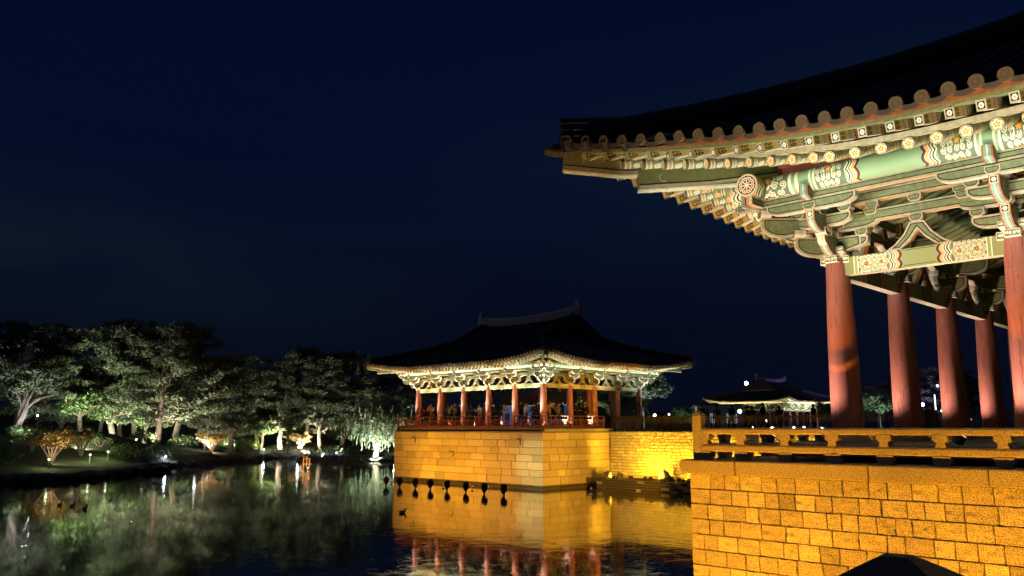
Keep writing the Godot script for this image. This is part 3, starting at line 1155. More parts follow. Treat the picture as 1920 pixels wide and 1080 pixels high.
			put("verge_ridge", ver.mesh(M.roof_tile), root)
	# --- main ridge with fishtail finials, gables
	var rg := MB.new()
	var path := []
	for j in 13:
		var z := lerpf(-verge - 0.25, verge + 0.25, j / 12.0)
		path.append(Vector3(0, roof_y(8.0, 9.0, true) + 0.06 + 0.36 * pow(z / (verge + 0.25), 2.0), z))
	rg.sweep(path, 0.34, 0.5, Color.WHITE)
	for q in 5:
		var lay := []
		for p in path:
			lay.append(p + Vector3(0, -0.2 + q * 0.1, 0))
		rg.sweep(lay, 0.4, 0.03, Color.WHITE)
	var top := []
	for p in path:
		top.append(p + Vector3(0, 0.27, 0))
	rg.tube(top, [0.11], 8, [Color.WHITE], true)
	put("main_ridge", rg.mesh(M.ridge_tile), root)
	for sg in [-1.0, 1.0]:
		var fi := MB.new()
		var fp := PackedVector2Array([Vector2(-0.3, -0.35), Vector2(0.2, -0.35), Vector2(0.26, 0.1), Vector2(0.3, 0.45), Vector2(0.16, 0.72), Vector2(-0.1, 0.86), Vector2(-0.26, 0.78), Vector2(-0.12, 0.66), Vector2(-0.2, 0.5), Vector2(-0.06, 0.38), Vector2(-0.16, 0.2), Vector2(-0.02, 0.1), Vector2(-0.28, -0.05)])
		fi.extrude(fp, Transform3D(Basis(Vector3(0, 0, sg), Vector3.UP, Vector3(-sg, 0, 0)), Vector3(0, roof_y(8.0, 9.0, true) + 0.35, sg * (verge + 0.2))), 0.26, [[0.0, Color.WHITE], [0.05, Color(0.8, 0.8, 0.8)]], [[1.0, Color.WHITE]])
		put("ridge_finial", fi.mesh(M.ridge_tile), root)
		var gb := MB.new()
		var gp2 := PackedVector2Array([Vector2(-8.0 + hipw - 0.1, roof_y(hipw, 9.0, true) - 0.2)])
		for i in 15:
			var x := lerpf(-8.0 + hipw - 0.1, 8.0 - hipw + 0.1, i / 14.0)
			gp2.append(Vector2(x, roof_y(8.0 - absf(x), 9.0, true) - 0.12))
		gp2.append(Vector2(8.0 - hipw + 0.1, roof_y(hipw, 9.0, true) - 0.2))
		gb.extrude(gp2, at3(0, 0, sg * (verge - 0.25)), 0.06, [[0.0, lin(0.22, 0.06, 0.04)]], [[1.0, REDP]])
		put("gable_wall", gb.mesh(M.red_timber), root)
		for i in 12:
			var x := -2.75 + i * 0.5
			var hh := roof_y(8.0 - absf(x), 9.0, true) - 0.3 - roof_y(hipw, 9.0, true)
			if hh > 0.15:
				var sl := MB.new()
				sl.box(at3(x, roof_y(hipw, 9.0, true) + hh / 2, sg * (verge - 0.21)), Vector3(0.05, hh, 0.04), lin(0.18, 0.05, 0.03))
				put("gable_batten", sl.mesh(M.red_timber), root)
		for sx in [-1.0, 1.0]:
			var bp := []
			for j in 8:
				var w := lerpf(hipw, 7.97, j / 7.0)
				bp.append(Vector3(sx * (8.0 - w), roof_y(w, 9.0, true) - 0.27, sg * (verge + 0.02)))
			var bb := MB.new()
			bb.sweep(bp, 0.07, 0.32, lin(0.2, 0.06, 0.04))
			put("barge_board", bb.mesh(M.red_timber), root)
		var sill := MB.new()
		sill.sweep([Vector3(-8.0 + hipw, roof_y(hipw, 9.0, true) + 0.12, sg * (verge - 0.1)), Vector3(0, roof_y(hipw, 9.0, true) + 0.05, sg * (verge - 0.1)), Vector3(8.0 - hipw, roof_y(hipw, 9.0, true) + 0.12, sg * (verge - 0.1))], 0.24, 0.16, Color.WHITE)
		put("gable_base_ridge", sill.mesh(M.ridge_tile), root)
	# --- inside: beams, ceiling, inner columns
	for i in 4:
		var z := -3.75 + 2.5 * i
		var mb := MB.new()
		mb.box(at3(0, CT + 0.86, z), Vector3(2 * HX - 0.3, 0.36, 0.26), GREEN, 0.03)
		put("crossbeam", mb.mesh(M.paint), root)
	var ce := MB.new()
	ce.box(at3(0, CT + 2.2, 0), Vector3(2 * HX - 2.2, 0.05, 2 * HZ - 2.2), DEEP)
	for i in 9:
		ce.box(at3(0, CT + 2.14, -4.8 + i * 1.2), Vector3(2 * HX - 2.3, 0.1, 0.1), GREEN)
	put("ceiling", ce.mesh(M.paint), root)
	if inner:
		for x in [-2.5, 2.5]:
			for z in [-3.75, -1.25, 1.25, 3.75]:
				put("inner_column", cache.column, root, turned(z * 50.0, Vector3(x, 0.0, z)))
	fl.box(at3(0, -0.09, 0), Vector3(2 * HX + 1.9, 0.18, 2 * HZ + 1.9), Color.WHITE, 0.02)
	put("stone_stylobate", fl.mesh(M.grey_stone), root)
# ---------------------------------------------------------------- stone walls
# a block one unit long, high and deep; its face, at z = 0, is uneven and its edges fall back
func stone_mesh(sd: int, rough: float, nx: int, ny: int, edge: float) -> ArrayMesh:
	var g := RandomNumberGenerator.new()
	g.seed = sd
	var ns := FastNoiseLite.new()
	ns.seed = sd
	ns.frequency = 1.6
	var mb := MB.new()
	var pts := []
	for j in ny + 1:
		var row := []
		for i in nx + 1:
			var x := -0.5 + float(i) / nx
			var y := -0.5 + float(j) / ny
			if i == 1: x = -0.5 + edge
			if i == nx - 1: x = 0.5 - edge
			if j == 1: y = -0.5 + edge * 0.8
			if j == ny - 1: y = 0.5 - edge * 0.8
			var z := rough * (0.8 * ns.get_noise_2d(x * 2.0, y * 1.4) + 0.5 * (g.randf() - 0.5))
			var rim := i == 0 or j == 0 or i == nx or j == ny
			if rim:
				z = -0.065 - 0.1 * g.randf() * rough
				x *= 1.0 - 0.02 * g.randf() * minf(1.0, rough * 3.0)
				y *= 1.0 - 0.04 * g.randf() * minf(1.0, rough * 3.0)
				if (i == 0 or i == nx) and (j == 0 or j == ny):
					x *= 0.985
					y *= 0.975
			row.append(Vector3(x, y, z))
		pts.append(row)
	for j in ny:
		for i in nx:
			mb.face([pts[j][i], pts[j][i + 1], pts[j + 1][i + 1], pts[j + 1][i]], Color.WHITE)
	var loop := []
	for i in nx: loop.append(pts[0][i])
	for j in ny: loop.append(pts[j][nx])
	for i in nx: loop.append(pts[ny][nx - i])
	for j in ny: loop.append(pts[ny - j][0])
	for i in loop.size():
		var a: Vector3 = loop[i]
		var b: Vector3 = loop[(i + 1) % loop.size()]
		mb.face([Vector3(b.x, b.y, -1), b, a, Vector3(a.x, a.y, -1)].duplicate() if false else [a, Vector3(a.x, a.y, -1), Vector3(b.x, b.y, -1), b], Color.WHITE)
	return mb.mesh(null)

# courses of blocks on a face: xf.x runs along, xf.y up, xf.z out of the wall
func lay_stones(root: Node3D, xf: Transform3D, length: float, rows: Array, lens: Vector2, gap: float, depth: float, style: String, sd: int, weights: Array, parts_to: float, parts_from_y: float) -> void:
	var g := RandomNumberGenerator.new()
	g.seed = sd
	var variants := []
	for i in 7:
		var key := "%s_stone_%d" % [style, i]
		if not cache.has(key):
			cache[key] = stone_mesh(50 + i * 7, 0.30 if style == "rough" else 0.05, 6 if style == "rough" else 3, 5 if style == "rough" else 3, 0.035 if style == "rough" else 0.012)
		variants.append(cache[key])
	var y := 0.0
	var rest := []
	for h in rows:
		var wet_shaded: bool = style == "smooth" and y == 0.0  # bottom course: wet, and painted darker for the shade above the water
		var x := 0.0
		while x < length - 0.01:
			var l := g.randf_range(lens.x, lens.y)
			if length - x - l < lens.x * 0.7:
				l = length - x
			var t := xf * Transform3D(Basis.from_scale(Vector3(l - gap, h - gap, depth)), Vector3(x + l / 2, y + h / 2, (g.randf() - 0.5) * gap * 0.8))
			var r := g.randf()
			var tone := 0
			for i in weights.size():
				r -= weights[i]
				if r <= 0.0:
					tone = i
					break
			var v: ArrayMesh = variants[g.randi() % variants.size()]
			if x < parts_to and y + h > parts_from_y:
				var o := put("stone", v, root, t)
				o.material_override = M.wet_shaded_stone if wet_shaded else M["%s_granite_%d" % [style, tone]]
			else:
				rest.append(t)
			x += l
		y += h
	var core := MB.new()
	core.box(Transform3D(xf.basis, xf * Vector3(length / 2, y / 2, -0.36)), Vector3(length - 0.02, y, 0.64), Color.WHITE)
	put("mortar_core", core.mesh(M.mortar), root)
	if rest.size():
		var mm := MultiMesh.new()
		mm.transform_format = MultiMesh.TRANSFORM_3D
		mm.mesh = variants[0]
		mm.instance_count = rest.size()
		for i in rest.size():
			mm.set_instance_transform(i, rest[i])
		var o := MultiMeshInstance3D.new()
		o.name = "lower_stones"
		o.multimesh = mm
		o.material_override = M["%s_granite_0" % style]
		o.set_meta("kind", "stuff")
		root.add_child(o, true)

func repeat(v: float, n: int) -> Array:
	var a := []
	for i in n:
		a.append(v)
	return a

# ---------------------------------------------------------------- lamps
func spot(parent: Node3D, p: Vector3, target: Vector3, col: Color, energy: float, angle: float, soft := 0.08, blend := 0.6) -> void:
	var l := SpotLight3D.new()
	l.name = "beam"
	parent.add_child(l, true)
	l.global_transform = facing(p - target, p, Vector3.UP if absf((target - p).normalized().y) < 0.98 else Vector3.RIGHT)
	l.light_color = col.linear_to_srgb()
	l.light_energy = energy
	l.spot_angle = angle
	l.spot_angle_attenuation = blend
	l.spot_range = 60.0
	l.spot_attenuation = 2.0
	l.light_size = soft
	l.shadow_enabled = true

func lens_mat(col: Color, e: float) -> StandardMaterial3D:
	var key := "lens_%s_%.1f" % [col.to_html(), e]
	if not M.has(key):
		glow(key, col, e)
	return M[key]

# a floodlight: egg-shaped head on a stake (pond) or a flat box on a yoke (ground)
func lamp(style: String, label: String, group: String, base: Vector3, target: Vector3, col: Color, energy: float, angle: float, size := 1.0) -> Node3D:
	var o := thing({"pond": "pond_floodlight", "box": "floodlight", "well": "ground_spotlight"}[style], label, "floodlight", group, base)
	var head := base + Vector3(0, {"pond": 0.38, "box": 0.16, "well": 0.1}[style] * size, 0)
	var dir := (target - head).normalized()
	var xf := facing(dir, head - base, Vector3.UP if absf(dir.y) < 0.97 else Vector3.RIGHT)
	var mb := MB.new()
	var len := 0.0
	if style == "pond":
		var prof := []
		for i in 11:
			var t := i / 10.0
			prof.append([0.015 + 0.19 * pow(sin(PI * pow(0.03 + 0.93 * t, 1.25)), 0.75), lerpf(-0.3, 0.27, t)])
		mb.lathe(prof, 14, Transform3D(Basis(xf.basis.x, Vector3.UP.rotated(xf.basis.x, 0.28), xf.basis.x.cross(Vector3.UP.rotated(xf.basis.x, 0.28))), head - base), [Color.WHITE], true)
		len = 0.19
		put("head", mb.mesh(M.lamp_body), o)
		mb = MB.new()
		mb.tube([Vector3(0, -0.9, 0), Vector3(0, 0.2, 0), head - base - Vector3(0, 0.1, 0)], [0.05, 0.045, 0.05], 8, [Color.WHITE], true)
		put("stake", mb.mesh(M.lamp_body), o)
		mb = MB.new()
		mb.lathe([[0.12, 0.0], [0.115, 0.012], [0.02, 0.018]], 14, xf * Transform3D(Basis(Vector3(1, 0, 0), Vector3(0, 0, 1), Vector3(0, -1, 0)), Vector3(0, 0, len)), [Color.WHITE], true)
		put("lamp_lens", mb.mesh(lens_mat(col, 1.5)), o)
	else:
		var s := Vector3(0.26, 0.18, 0.1) * size if style == "box" else Vector3(0.16, 0.16, 0.18) * size
		mb.box(xf, s, Color.WHITE, 0.015 * size)
		put("housing", mb.mesh(M.black_metal), o)
		mb = MB.new()
		mb.box(at3(0, 0.02, 0), Vector3(s.x * 1.1, 0.04, 0.1 * size), Color.WHITE, 0.004)
		for sg in [-1.0, 1.0]:
			mb.box(Transform3D(Basis(xf.basis.x, Vector3.UP, xf.basis.x.cross(Vector3.UP)), xf.basis.x * sg * s.x * 0.54 + Vector3(0, (head - base).y * 0.5 + 0.02, 0)), Vector3(0.012, (head - base).y, 0.03), Color.WHITE)
		put("yoke", mb.mesh(M.black_metal), o)
		len = s.z * 0.5
		mb = MB.new()
		mb.box(xf * at3(0, 0, len + 0.004), Vector3(s.x * 0.86, s.y * 0.84, 0.008), Color.WHITE)
		put("lamp_lens", mb.mesh(lens_mat(col, 1.5)), o)
	spot(o, head + dir * (len + 0.05), target, col, energy, angle)
	return o

# ---------------------------------------------------------------- ground
func shore(ahead: float, right: float) -> float:      # metres inside the bank, negative over water
	var wob := 1.3 * sin(ahead * 0.21) + 0.8 * sin(ahead * 0.53 + 1.0)
	var left := -31.0 - right + wob - 2.4 * smoothstep(60.0, 40.0, ahead)
	var far := ahead - 103.5 + 0.9 * sin(right * 0.33) + 0.5 * sin(right * 0.8)
	var islet := 3.4 - Vector2(right + 17.5, (ahead - 96.0) * 1.2).length()
	return maxf(maxf(left, far), islet * 0.5)

func land(ahead: float, right: float) -> float:
	var q := shore(ahead, right)
	if q < 0.0:
		return maxf(-1.2, q * 0.5 - 0.02)
	var h := 0.55 * smoothstep(0.0, 1.6, q) + 0.9 * smoothstep(2.0, 14.0, q) + 0.9 * smoothstep(8.0, 30.0, q)
	for m in [[80.0, -39.5, 2.3, 5.5], [91.0, -36.5, 0.8, 6.0], [110.0, -28.0, 0.9, 5.0], [72.0, -50.0, 1.6, 8.0]]:
		h += m[2] * exp(-pow(Vector2(ahead - m[0], right - m[1]).length() / m[3], 2.0))
	h += 5.0 * smoothstep(20.0, 46.0, q) * smoothstep(40.0, 20.0, right)
	return h

func on_land(ahead: float, right: float, sink := 0.05) -> Vector3:
	return gp(ahead, right, land(ahead, right) - sink)

func px(x: float, ahead: float) -> float:      # metres to the right of the axis, from a bearing
	return ahead * (x - 960.0) / 1561.0

func build_ground() -> void:
	var ds := []
	for i in 80:
		ds.append(26.0 + i * 1.6)
	ds.append_array([160.0, 180.0, 220.0, 300.0, 500.0, 900.0, 1600.0])
	var ss := [-1600.0, -700.0, -300.0, -160.0, -120.0, -100.0, -90.0]
	for i in 68:
		ss.append(-84.0 + i * 1.5)
	ss.append_array([24.0, 40.0, 80.0, 200.0, 600.0, 1600.0])
	var ns := FastNoiseLite.new()
	ns.seed = 4
	ns.frequency = 0.25
	var mb := MB.new()
	var eb := MB.new()
	var rows := []
	for d in ds:
		var r := []
		for s in ss:
			var p := gp(d, s, land(d, s))
			if p.y > 0.1:
				p.y += 0.12 * ns.get_noise_2d(p.x, p.z)
			r.append(p)
		rows.append(r)
	for j in ds.size() - 1:
		for i in ss.size() - 1:
			var q := shore((ds[j] + ds[j + 1]) * 0.5, (ss[i] + ss[i + 1]) * 0.5)
			var t := mb if q > 2.2 else eb
			t.face([rows[j][i], rows[j][i + 1], rows[j + 1][i + 1]], Color.WHITE)
			t.face([rows[j][i], rows[j + 1][i + 1], rows[j + 1][i]], Color.WHITE)
	struct("ground", mb.into(eb.mesh(M.earth), M.grass))
	# the level bank on the right with the footpath, and the terrace of the near pavilion
	mb = MB.new()
	mb.box(at3(173.6, 1.0, -2.0), Vector3(259.0, 4.8, 112.0), Color.WHITE)
	mb.box(at3(190.0, 0.99, -99.0), Vector3(220.0, 4.8, 82.0), Color.WHITE)
	mb.box(at3(48.4, 1.0, -41.0), Vector3(8.5, 4.78, 13.0), Color.WHITE)
	struct("bank_path", mb.mesh(M.paving))
	mb = MB.new()
	mb.box(at3(27.5, 1.0, 11.5), Vector3(32.4, 4.3, 36.9), Color.WHITE)
	struct("terrace_floor", mb.mesh(M.paving))
	# water: one sheet, gently rippled
	mb = MB.new()
	var n := 40
	for j in n:
		for i in n:
			var x0 := -260.0 + 560.0 * i / n
			var x1 := -260.0 + 560.0 * (i + 1) / n
			var z0 := -320.0 + 560.0 * j / n
			var z1 := -320.0 + 560.0 * (j + 1) / n
			var k := 1.0 / 9.0
			mb.face([Vector3(x0, 0, z1), Vector3(x1, 0, z1), Vector3(x1, 0, z0), Vector3(x0, 0, z0)], Color.WHITE, [Vector2(x0, z1) * k, Vector2(x1, z1) * k, Vector2(x1, z0) * k, Vector2(x0, z0) * k])
	struct("water", mb.mesh(M.water))

# ---------------------------------------------------------------- near terrace
func build_near_terrace() -> void:
	var w := thing("stone_terrace", "near terrace wall of rough orange-lit granite blocks under a smooth coping", "wall", "", Vector3(10.9, 0, -7.1))
	w.position = Vector3(10.9, 0, -7.1)
	var xf := Transform3D(Basis(Vector3(0, 0, 1), Vector3.UP, Vector3(-1, 0, 0)), Vector3(0, -0.075, 0))
	lay_stones(w, xf, 9.6, repeat(0.218, 14), Vector2(0.2, 0.37), 0.008, 0.14, "rough", 11, [0.34, 0.27, 0.15, 0.12, 0.06, 0.06], 6.3, 0.62)
	# return face towards the far bank
	var rf := MB.new()
	rf.box(at3(14.16, 1.4, 0.22), Vector3(28.0, 3.1, 0.4), Color.WHITE)
	put("return_wall", rf.mesh(M.rough_granite_1), w)
	var z := -0.1
	for l in [0.93, 1.9, 1.38, 1.7, 1.6, 1.9]:
		var mb := MB.new()
		mb.box(at3(0.19, 3.08, z + l / 2), Vector3(0.6, 0.205, l - 0.008), Color.WHITE, 0.014)
		put("coping_stone", mb.mesh(M.granite), w)
		z += l
	var x := 0.5
	for l in [1.7, 1.6, 1.8, 1.7, 1.9, 1.7]:
		var mb := MB.new()
		mb.box(at3(x + l / 2, 3.08, 0.2), Vector3(l - 0.008, 0.205, 0.6), Color.WHITE, 0.014)
		put("coping_stone", mb.mesh(M.granite), w)
		x += l
	# balustrade
	var b := thing("stone_balustrade", "low stone balustrade with a square corner post on the near terrace", "balustrade", "", Vector3(11.02, 3.182, -6.98))
	var post := MB.new()
	post.box(at3(0, 0.335, 0), Vector3(0.15, 0.67, 0.15), Color.WHITE, 0.012)
	var r := []
	for q in [[0.072, 0.67], [0.055, 0.70], [0.004, 0.75]]:
		r.append(PackedVector3Array([Vector3(q[0], q[1], -q[0]), Vector3(-q[0], q[1], -q[0]), Vector3(-q[0], q[1], q[0]), Vector3(q[0], q[1], q[0])]))
	for j in 2:
		for i in 4:
			var k := (i + 1) % 4
			post.face([r[j][i], r[j][k], r[j + 1][k], r[j + 1][i]], Color.WHITE)
	put("corner_post", post.mesh(M.granite), b)
	var rail := func(h: float) -> PackedVector2Array: return PackedVector2Array([Vector2(-0.07, -h / 2 + 0.02), Vector2(-0.05, -h / 2), Vector2(0.05, -h / 2), Vector2(0.07, -h / 2 + 0.02), Vector2(0.07, h / 2 - 0.025), Vector2(0.045, h / 2), Vector2(-0.045, h / 2), Vector2(-0.07, h / 2 - 0.025)])
	var sup := MB.new()
	sup.extrude(PackedVector2Array([Vector2(-0.085, 0.155), Vector2(-0.095, 0.09), Vector2(-0.05, 0.055), Vector2(-0.065, 0.0), Vector2(0.065, 0.0), Vector2(0.05, 0.055), Vector2(0.095, 0.09), Vector2(0.085, 0.155)]), Transform3D.IDENTITY, 0.13, [[0.0, Color.WHITE]], [[1.0, Color.WHITE]])
	var sup_m := sup.mesh(M.granite)
	var foot := MB.new()
	foot.extrude(PackedVector2Array([Vector2(-0.105, 0.125), Vector2(-0.105, 0.06), Vector2(-0.075, 0.0), Vector2(0.075, 0.0), Vector2(0.105, 0.06), Vector2(0.105, 0.125)]), Transform3D.IDENTITY, 0.14, [[0.0, Color.WHITE]], [[1.0, Color.WHITE]])
	var foot_m := foot.mesh(M.granite)
	for side in 2:
		var F := Transform3D(Basis(Vector3(0, 0, 1), Vector3.UP, Vector3(-1, 0, 0)), Vector3.ZERO) if side == 0 else Transform3D(Basis(Vector3(-1, 0, 0), Vector3.UP, Vector3(0, 0, -1)), Vector3.ZERO)
		var sg: float = 1.0 if side == 0 else -1.0
		for i in 5:
			var l := 2.04 - 0.006
			for q in [[0.425, 0.092, "top_rail"], [0.178, 0.105, "middle_rail"]]:
				var mb := MB.new()
				mb.extrude(rail.call(q[1]), Transform3D(Basis(Vector3(0, 0, 1), Vector3.UP, Vector3(-1, 0, 0)), Vector3.ZERO), l, [[0.0, Color.WHITE]], [[1.0, Color.WHITE]])
				put(q[2], mb.mesh(M.granite), b, F * at3(sg * (0.08 + 2.04 * i + 1.02), q[0], 0))
		for i in 15:
			var xx := 0.05 + 0.68 * i
			if i == 0:
				xx = 0.12
			put("rail_support", sup_m, b, F * at3(sg * xx, 0.232, 0.003))
			put("rail_foot", foot_m, b, F * at3(sg * xx, 0.0, 0.003))
	# small white notice on the terrace behind the balustrade
	var s := thing("notice_sign", "small white notice board standing on the terrace behind the stone balustrade", "sign", "", Vector3(12.0, 3.2, -6.67))
	var mb := MB.new()
	mb.box(at3(0, 0.3, 0), Vector3(0.25, 0.18, 0.015), Color.WHITE, 0.004)
	put("board", mb.mesh(M.white_card), s, turned(-48))
	mb = MB.new()
	for i in 3:
		for kk in 6 - i:
			mb.box(at3(-0.085 + kk * 0.034 + i * 0.012, 0.345 - i * 0.045, 0.009), Vector3(0.024, 0.018, 0.002), Color.WHITE)
	put("lettering", mb.mesh(M.dark_print), s, turned(-48))
	mb = MB.new()
	mb.box(at3(0, 0.1, -0.02), Vector3(0.03, 0.24, 0.02), Color.WHITE)
	mb.box(at3(0, 0.01, -0.02), Vector3(0.2, 0.02, 0.14), Color.WHITE)
	put("stand", mb.mesh(M.black_metal), s, turned(-48))
	# dark faceted cap of a post close to the camera
	var c := thing("post_with_dark_cap", "dark faceted pyramid cap of a post close in front of the camera", "post", "", gp(3.0, 1.35, 2.01))
	mb = MB.new()
	var hw := 0.18
	var bz := 0.18
	var base := []
	for q in [[-hw, -bz], [hw, -bz], [hw, bz], [-hw, bz]]:
		base.append(Vector3(q[0], 1.125, q[1]))
	var topr := []
	for q in [[-0.045, -0.045], [0.045, -0.045], [0.045, 0.045], [-0.045, 0.045]]:
		topr.append(Vector3(q[0], 1.2, q[1]))
	var low := []
	for p in base:
		low.append(p - Vector3(0, 0.16, 0))
	for i in 4:
		var k := (i + 1) % 4
		mb.outward([base[i], base[k], topr[k], topr[i]], Vector3(0, 1.0, 0), Color.WHITE)
		mb.outward([low[i], low[k], base[k], base[i]], Vector3(0, 1.0, 0), Color.WHITE)
	mb.outward(topr.duplicate(), Vector3(0, 1, 0), Color.WHITE)
	mb.outward(low.duplicate(), Vector3(0, 1.1, 0), Color.WHITE)
	put("cap", mb.mesh(M.dark_cap), c, turned(8))
	mb = MB.new()
	mb.box(at3(0, -0.4, 0), Vector3(0.22, 2.6, 0.22), Color.WHITE, 0.02)
	put("shaft", mb.mesh(M.dark_cap), c, turned(8))

# ---------------------------------------------------------------- far platform, its railing, the bank wall
func build_far_platform() -> void:
	var top := 3.46
	var w := thing("stone_platform", "high orange-lit stone platform of long dressed blocks rising from the pond", "platform", "", Vector3(37.0, 0, -34.4))
	var rows := repeat(0.433, 8)
	rows[0] = 0.22
	rows[1] = 0.5
	rows[2] = 0.42
	rows[3] = 0.47
	rows[6] = 0.45
	rows[7] = 0.46
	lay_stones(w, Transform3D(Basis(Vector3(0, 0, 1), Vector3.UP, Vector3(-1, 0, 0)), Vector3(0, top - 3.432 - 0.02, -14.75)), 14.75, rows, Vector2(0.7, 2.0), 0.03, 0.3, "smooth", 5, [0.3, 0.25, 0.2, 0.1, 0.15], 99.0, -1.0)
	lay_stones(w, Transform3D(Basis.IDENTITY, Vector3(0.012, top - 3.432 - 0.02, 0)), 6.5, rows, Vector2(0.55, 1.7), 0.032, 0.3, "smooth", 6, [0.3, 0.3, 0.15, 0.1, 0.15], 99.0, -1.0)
	var fl := MB.new()
	fl.box(at3(5.4, top - 0.06, -7.37), Vector3(10.7, 0.11, 14.6), Color.WHITE)
	put("platform_floor", fl.mesh(M.grey_stone), w)
	var core := MB.new()
	core.box(at3(5.6, 1.5, -7.37), Vector3(9.6, 3.6, 13.2), Color.WHITE)
	put("rubble_core", core.mesh(M.mortar), w)
	# drain spouts in the long face
	for q in [[-12.4, 2.98], [-2.0, 2.95], [-8.3, 2.1]]:
		var mb := MB.new()
		mb.box(at3(-0.06, q[1], q[0]), Vector3(0.2, 0.05, 0.4), Color.WHITE, 0.01)
		mb.box(at3(-0.015, q[1] - 0.18, q[0] + 0.14), Vector3(0.05, 0.3, 0.09), Color.WHITE)
		put("drain_spout", mb.mesh(M.mortar), w)
	# bank wall of small blocks, set back
	var b := thing("bank_wall", "bank wall of small yellow-lit stones between the far platform and the near terrace", "wall", "", Vector3(43.5, 0, -34.4))
	lay_stones(b, Transform3D(Basis(Vector3(0, 0, 1), Vector3.UP, Vector3(-1, 0, 0)), Vector3(0, 0.28, 0.0)), 27.4, repeat(0.193, 16), Vector2(0.3, 0.62), 0.034, 0.2, "rough", 8, [0.3, 0.25, 0.15, 0.2, 0.1], 8.2, 0.2)
	var cp := MB.new()
	cp.box(at3(0.15, 3.40, 13.7), Vector3(0.5, 0.07, 27.4), Color.WHITE, 0.01)
	put("coping", cp.mesh(M.granite), b)
	# planter with rocks
	var p := thing("stone_planter", "low dark stone planter bed in the water before the bank wall", "planter", "", Vector3(40.6, 0, -33.2))
	lay_stones(p, Transform3D(Basis(Vector3(0, 0, 1), Vector3.UP, Vector3(-1, 0, 0)), Vector3(0, -0.06, 0)), 12.0, repeat(0.155, 4), Vector2(0.3, 0.6), 0.016, 0.14, "rough", 19, [0.0, 0.0, 0.0, 0.04, 0.0, 0.1, 0.86], 6.6, -1.0)
	lay_stones(p, Transform3D(Basis(Vector3(-1, 0, 0), Vector3.UP, Vector3(0, 0, -1)), Vector3(2.8, -0.06, 0.01)), 2.8, repeat(0.155, 4), Vector2(0.3, 0.6), 0.016, 0.14, "rough", 20, [0.0, 0.0, 0.0, 0.04, 0.0, 0.1, 0.86], 9.0, -1.0)
	var soil := MB.new()
	soil.box(at3(1.45, 0.24, 6.0), Vector3(2.8, 0.6, 11.9), Color.WHITE)
	put("soil", soil.mesh(M.grass), p)
	var g := RandomNumberGenerator.new()
	g.seed = 31
	var spots := [[0.5, 0.5, 0.34, "upright dark rock at the left end of the planter bed"], [0.7, 1.25, 0.3, "second dark upright rock from the left in the planter"], [1.5, 2.6, 0.2, "low flat rock among the planter lights"], [2.0, 3.7, 0.42, "large pale pointed rock lit yellow in the planter"], [1.3, 4.6, 0.3, "dark rounded rock before the pale pointed one"], [0.9, 5.7, 0.18, "dark rock near the right end of the planter"], [0.5, 6.4, 0.24, "rock at the right end of the planter beside the near terrace"]]
	for i in spots.size():
		var q: Array = spots[i]
		var mb := MB.new()
		mb.lump(Vector3(0, q[2] * 0.45, 0), Vector3(q[2] * 0.7, q[2] * (1.0 if i in [0, 1, 3] else 0.7), q[2] * 0.75), 0.9, 60 + i, Color.WHITE, 7, 10)
		var o := put("rock", mb.mesh(M.rough_granite_4 if i == 3 else M.rock), self, at3(40.6 + q[0], 0.52, -33.2 + q[1]))
		tag(o, q[3], "rock", "rocks in the planter bed")
	# red wooden railing along the platform edge
	var rl := thing("wooden_railing", "low red wooden railing with fretwork panels along the far platform edge", "railing", "", Vector3(37.3, top, -34.7))
	var fret := MB.new()
	var cw := lin(0.13, 0.04, 0.018)
	for q in [[0.0, 0.67, 1.1, 0.035], [0.0, 0.345, 1.1, 0.03]]:
		fret.box(at3(q[0], q[1], 0), Vector3(q[2], q[3], 0.035), cw)
	for i in 2:
		var x0 := -0.27 + i * 0.54
		for q in [[0.0, 0.59, 0.4, 0.028], [0.1, 0.505, 0.2, 0.028], [-0.12, 0.425, 0.22, 0.028]]:
			fret.box(at3(x0 + q[0], q[1], 0.002), Vector3(q[2], q[3], 0.032), cw)
		for q in [[-0.2, 0.51, 0.13], [0.0, 0.5, 0.24], [0.2, 0.42, 0.15], [-0.255, 0.62, 0.1], [0.11, 0.63, 0.08], [-0.1, 0.38, 0.07]]:
			fret.box(at3(x0 + q[0], q[1], -0.002), Vector3(0.028, q[2], 0.03), cw)
	var fret_m := fret.mesh(M.red_timber)
	var post := MB.new()
	post.box(at3(0, 0.49, 0), Vector3(0.085, 0.98, 0.085), cw, 0.01)
	var post_m := post.mesh(M.red_timber)
	for s in [[Transform3D(Basis(Vector3(0, 0, -1), Vector3.UP, Vector3(1, 0, 0)), Vector3.ZERO), 12, 1.2], [Transform3D(Basis.IDENTITY, Vector3.ZERO), 5, 1.2]]:
		var F: Transform3D = s[0]
		for i in s[1] + 1:
			if i == 0 and s[1] == 5:
				continue
			put("post", post_m, rl, F * at3(i * s[2], 0.0, 0))
		for i in s[1]:
			var mid: float = (i + 0.5) * s[2]
			put("fretwork_panel", fret_m, rl, F * at3(mid, 0, 0))
			for q in [["top_rail", 0.955, 0.055, 0.1], ["middle_rail", 0.735, 0.045, 0.06], ["skirting_board", 0.2, 0.25, 0.05]]:
				var key := "rail_" + String(q[0])
				if not cache.has(key):
					var mb := MB.new()
					mb.box(at3(0, 0, 0), Vector3(1.2 - 0.09 if q[0] != "top_rail" else 1.196, q[2], q[3]), cw, 0.008)
					cache[key] = mb.mesh(M.red_timber)
				put(q[0], cache[key], rl, F * at3(mid, q[1], 0.003 if q[0] == "top_rail" else 0.0))
		var base := MB.new()
		base.box(at3(s[1] * s[2] / 2, 0.035, 0.0), Vector3(s[1] * s[2] + 0.1, 0.07, 0.16), lin(0.05, 0.03, 0.02))
		put("ground_beam", base.mesh(M.red_timber), rl, F)
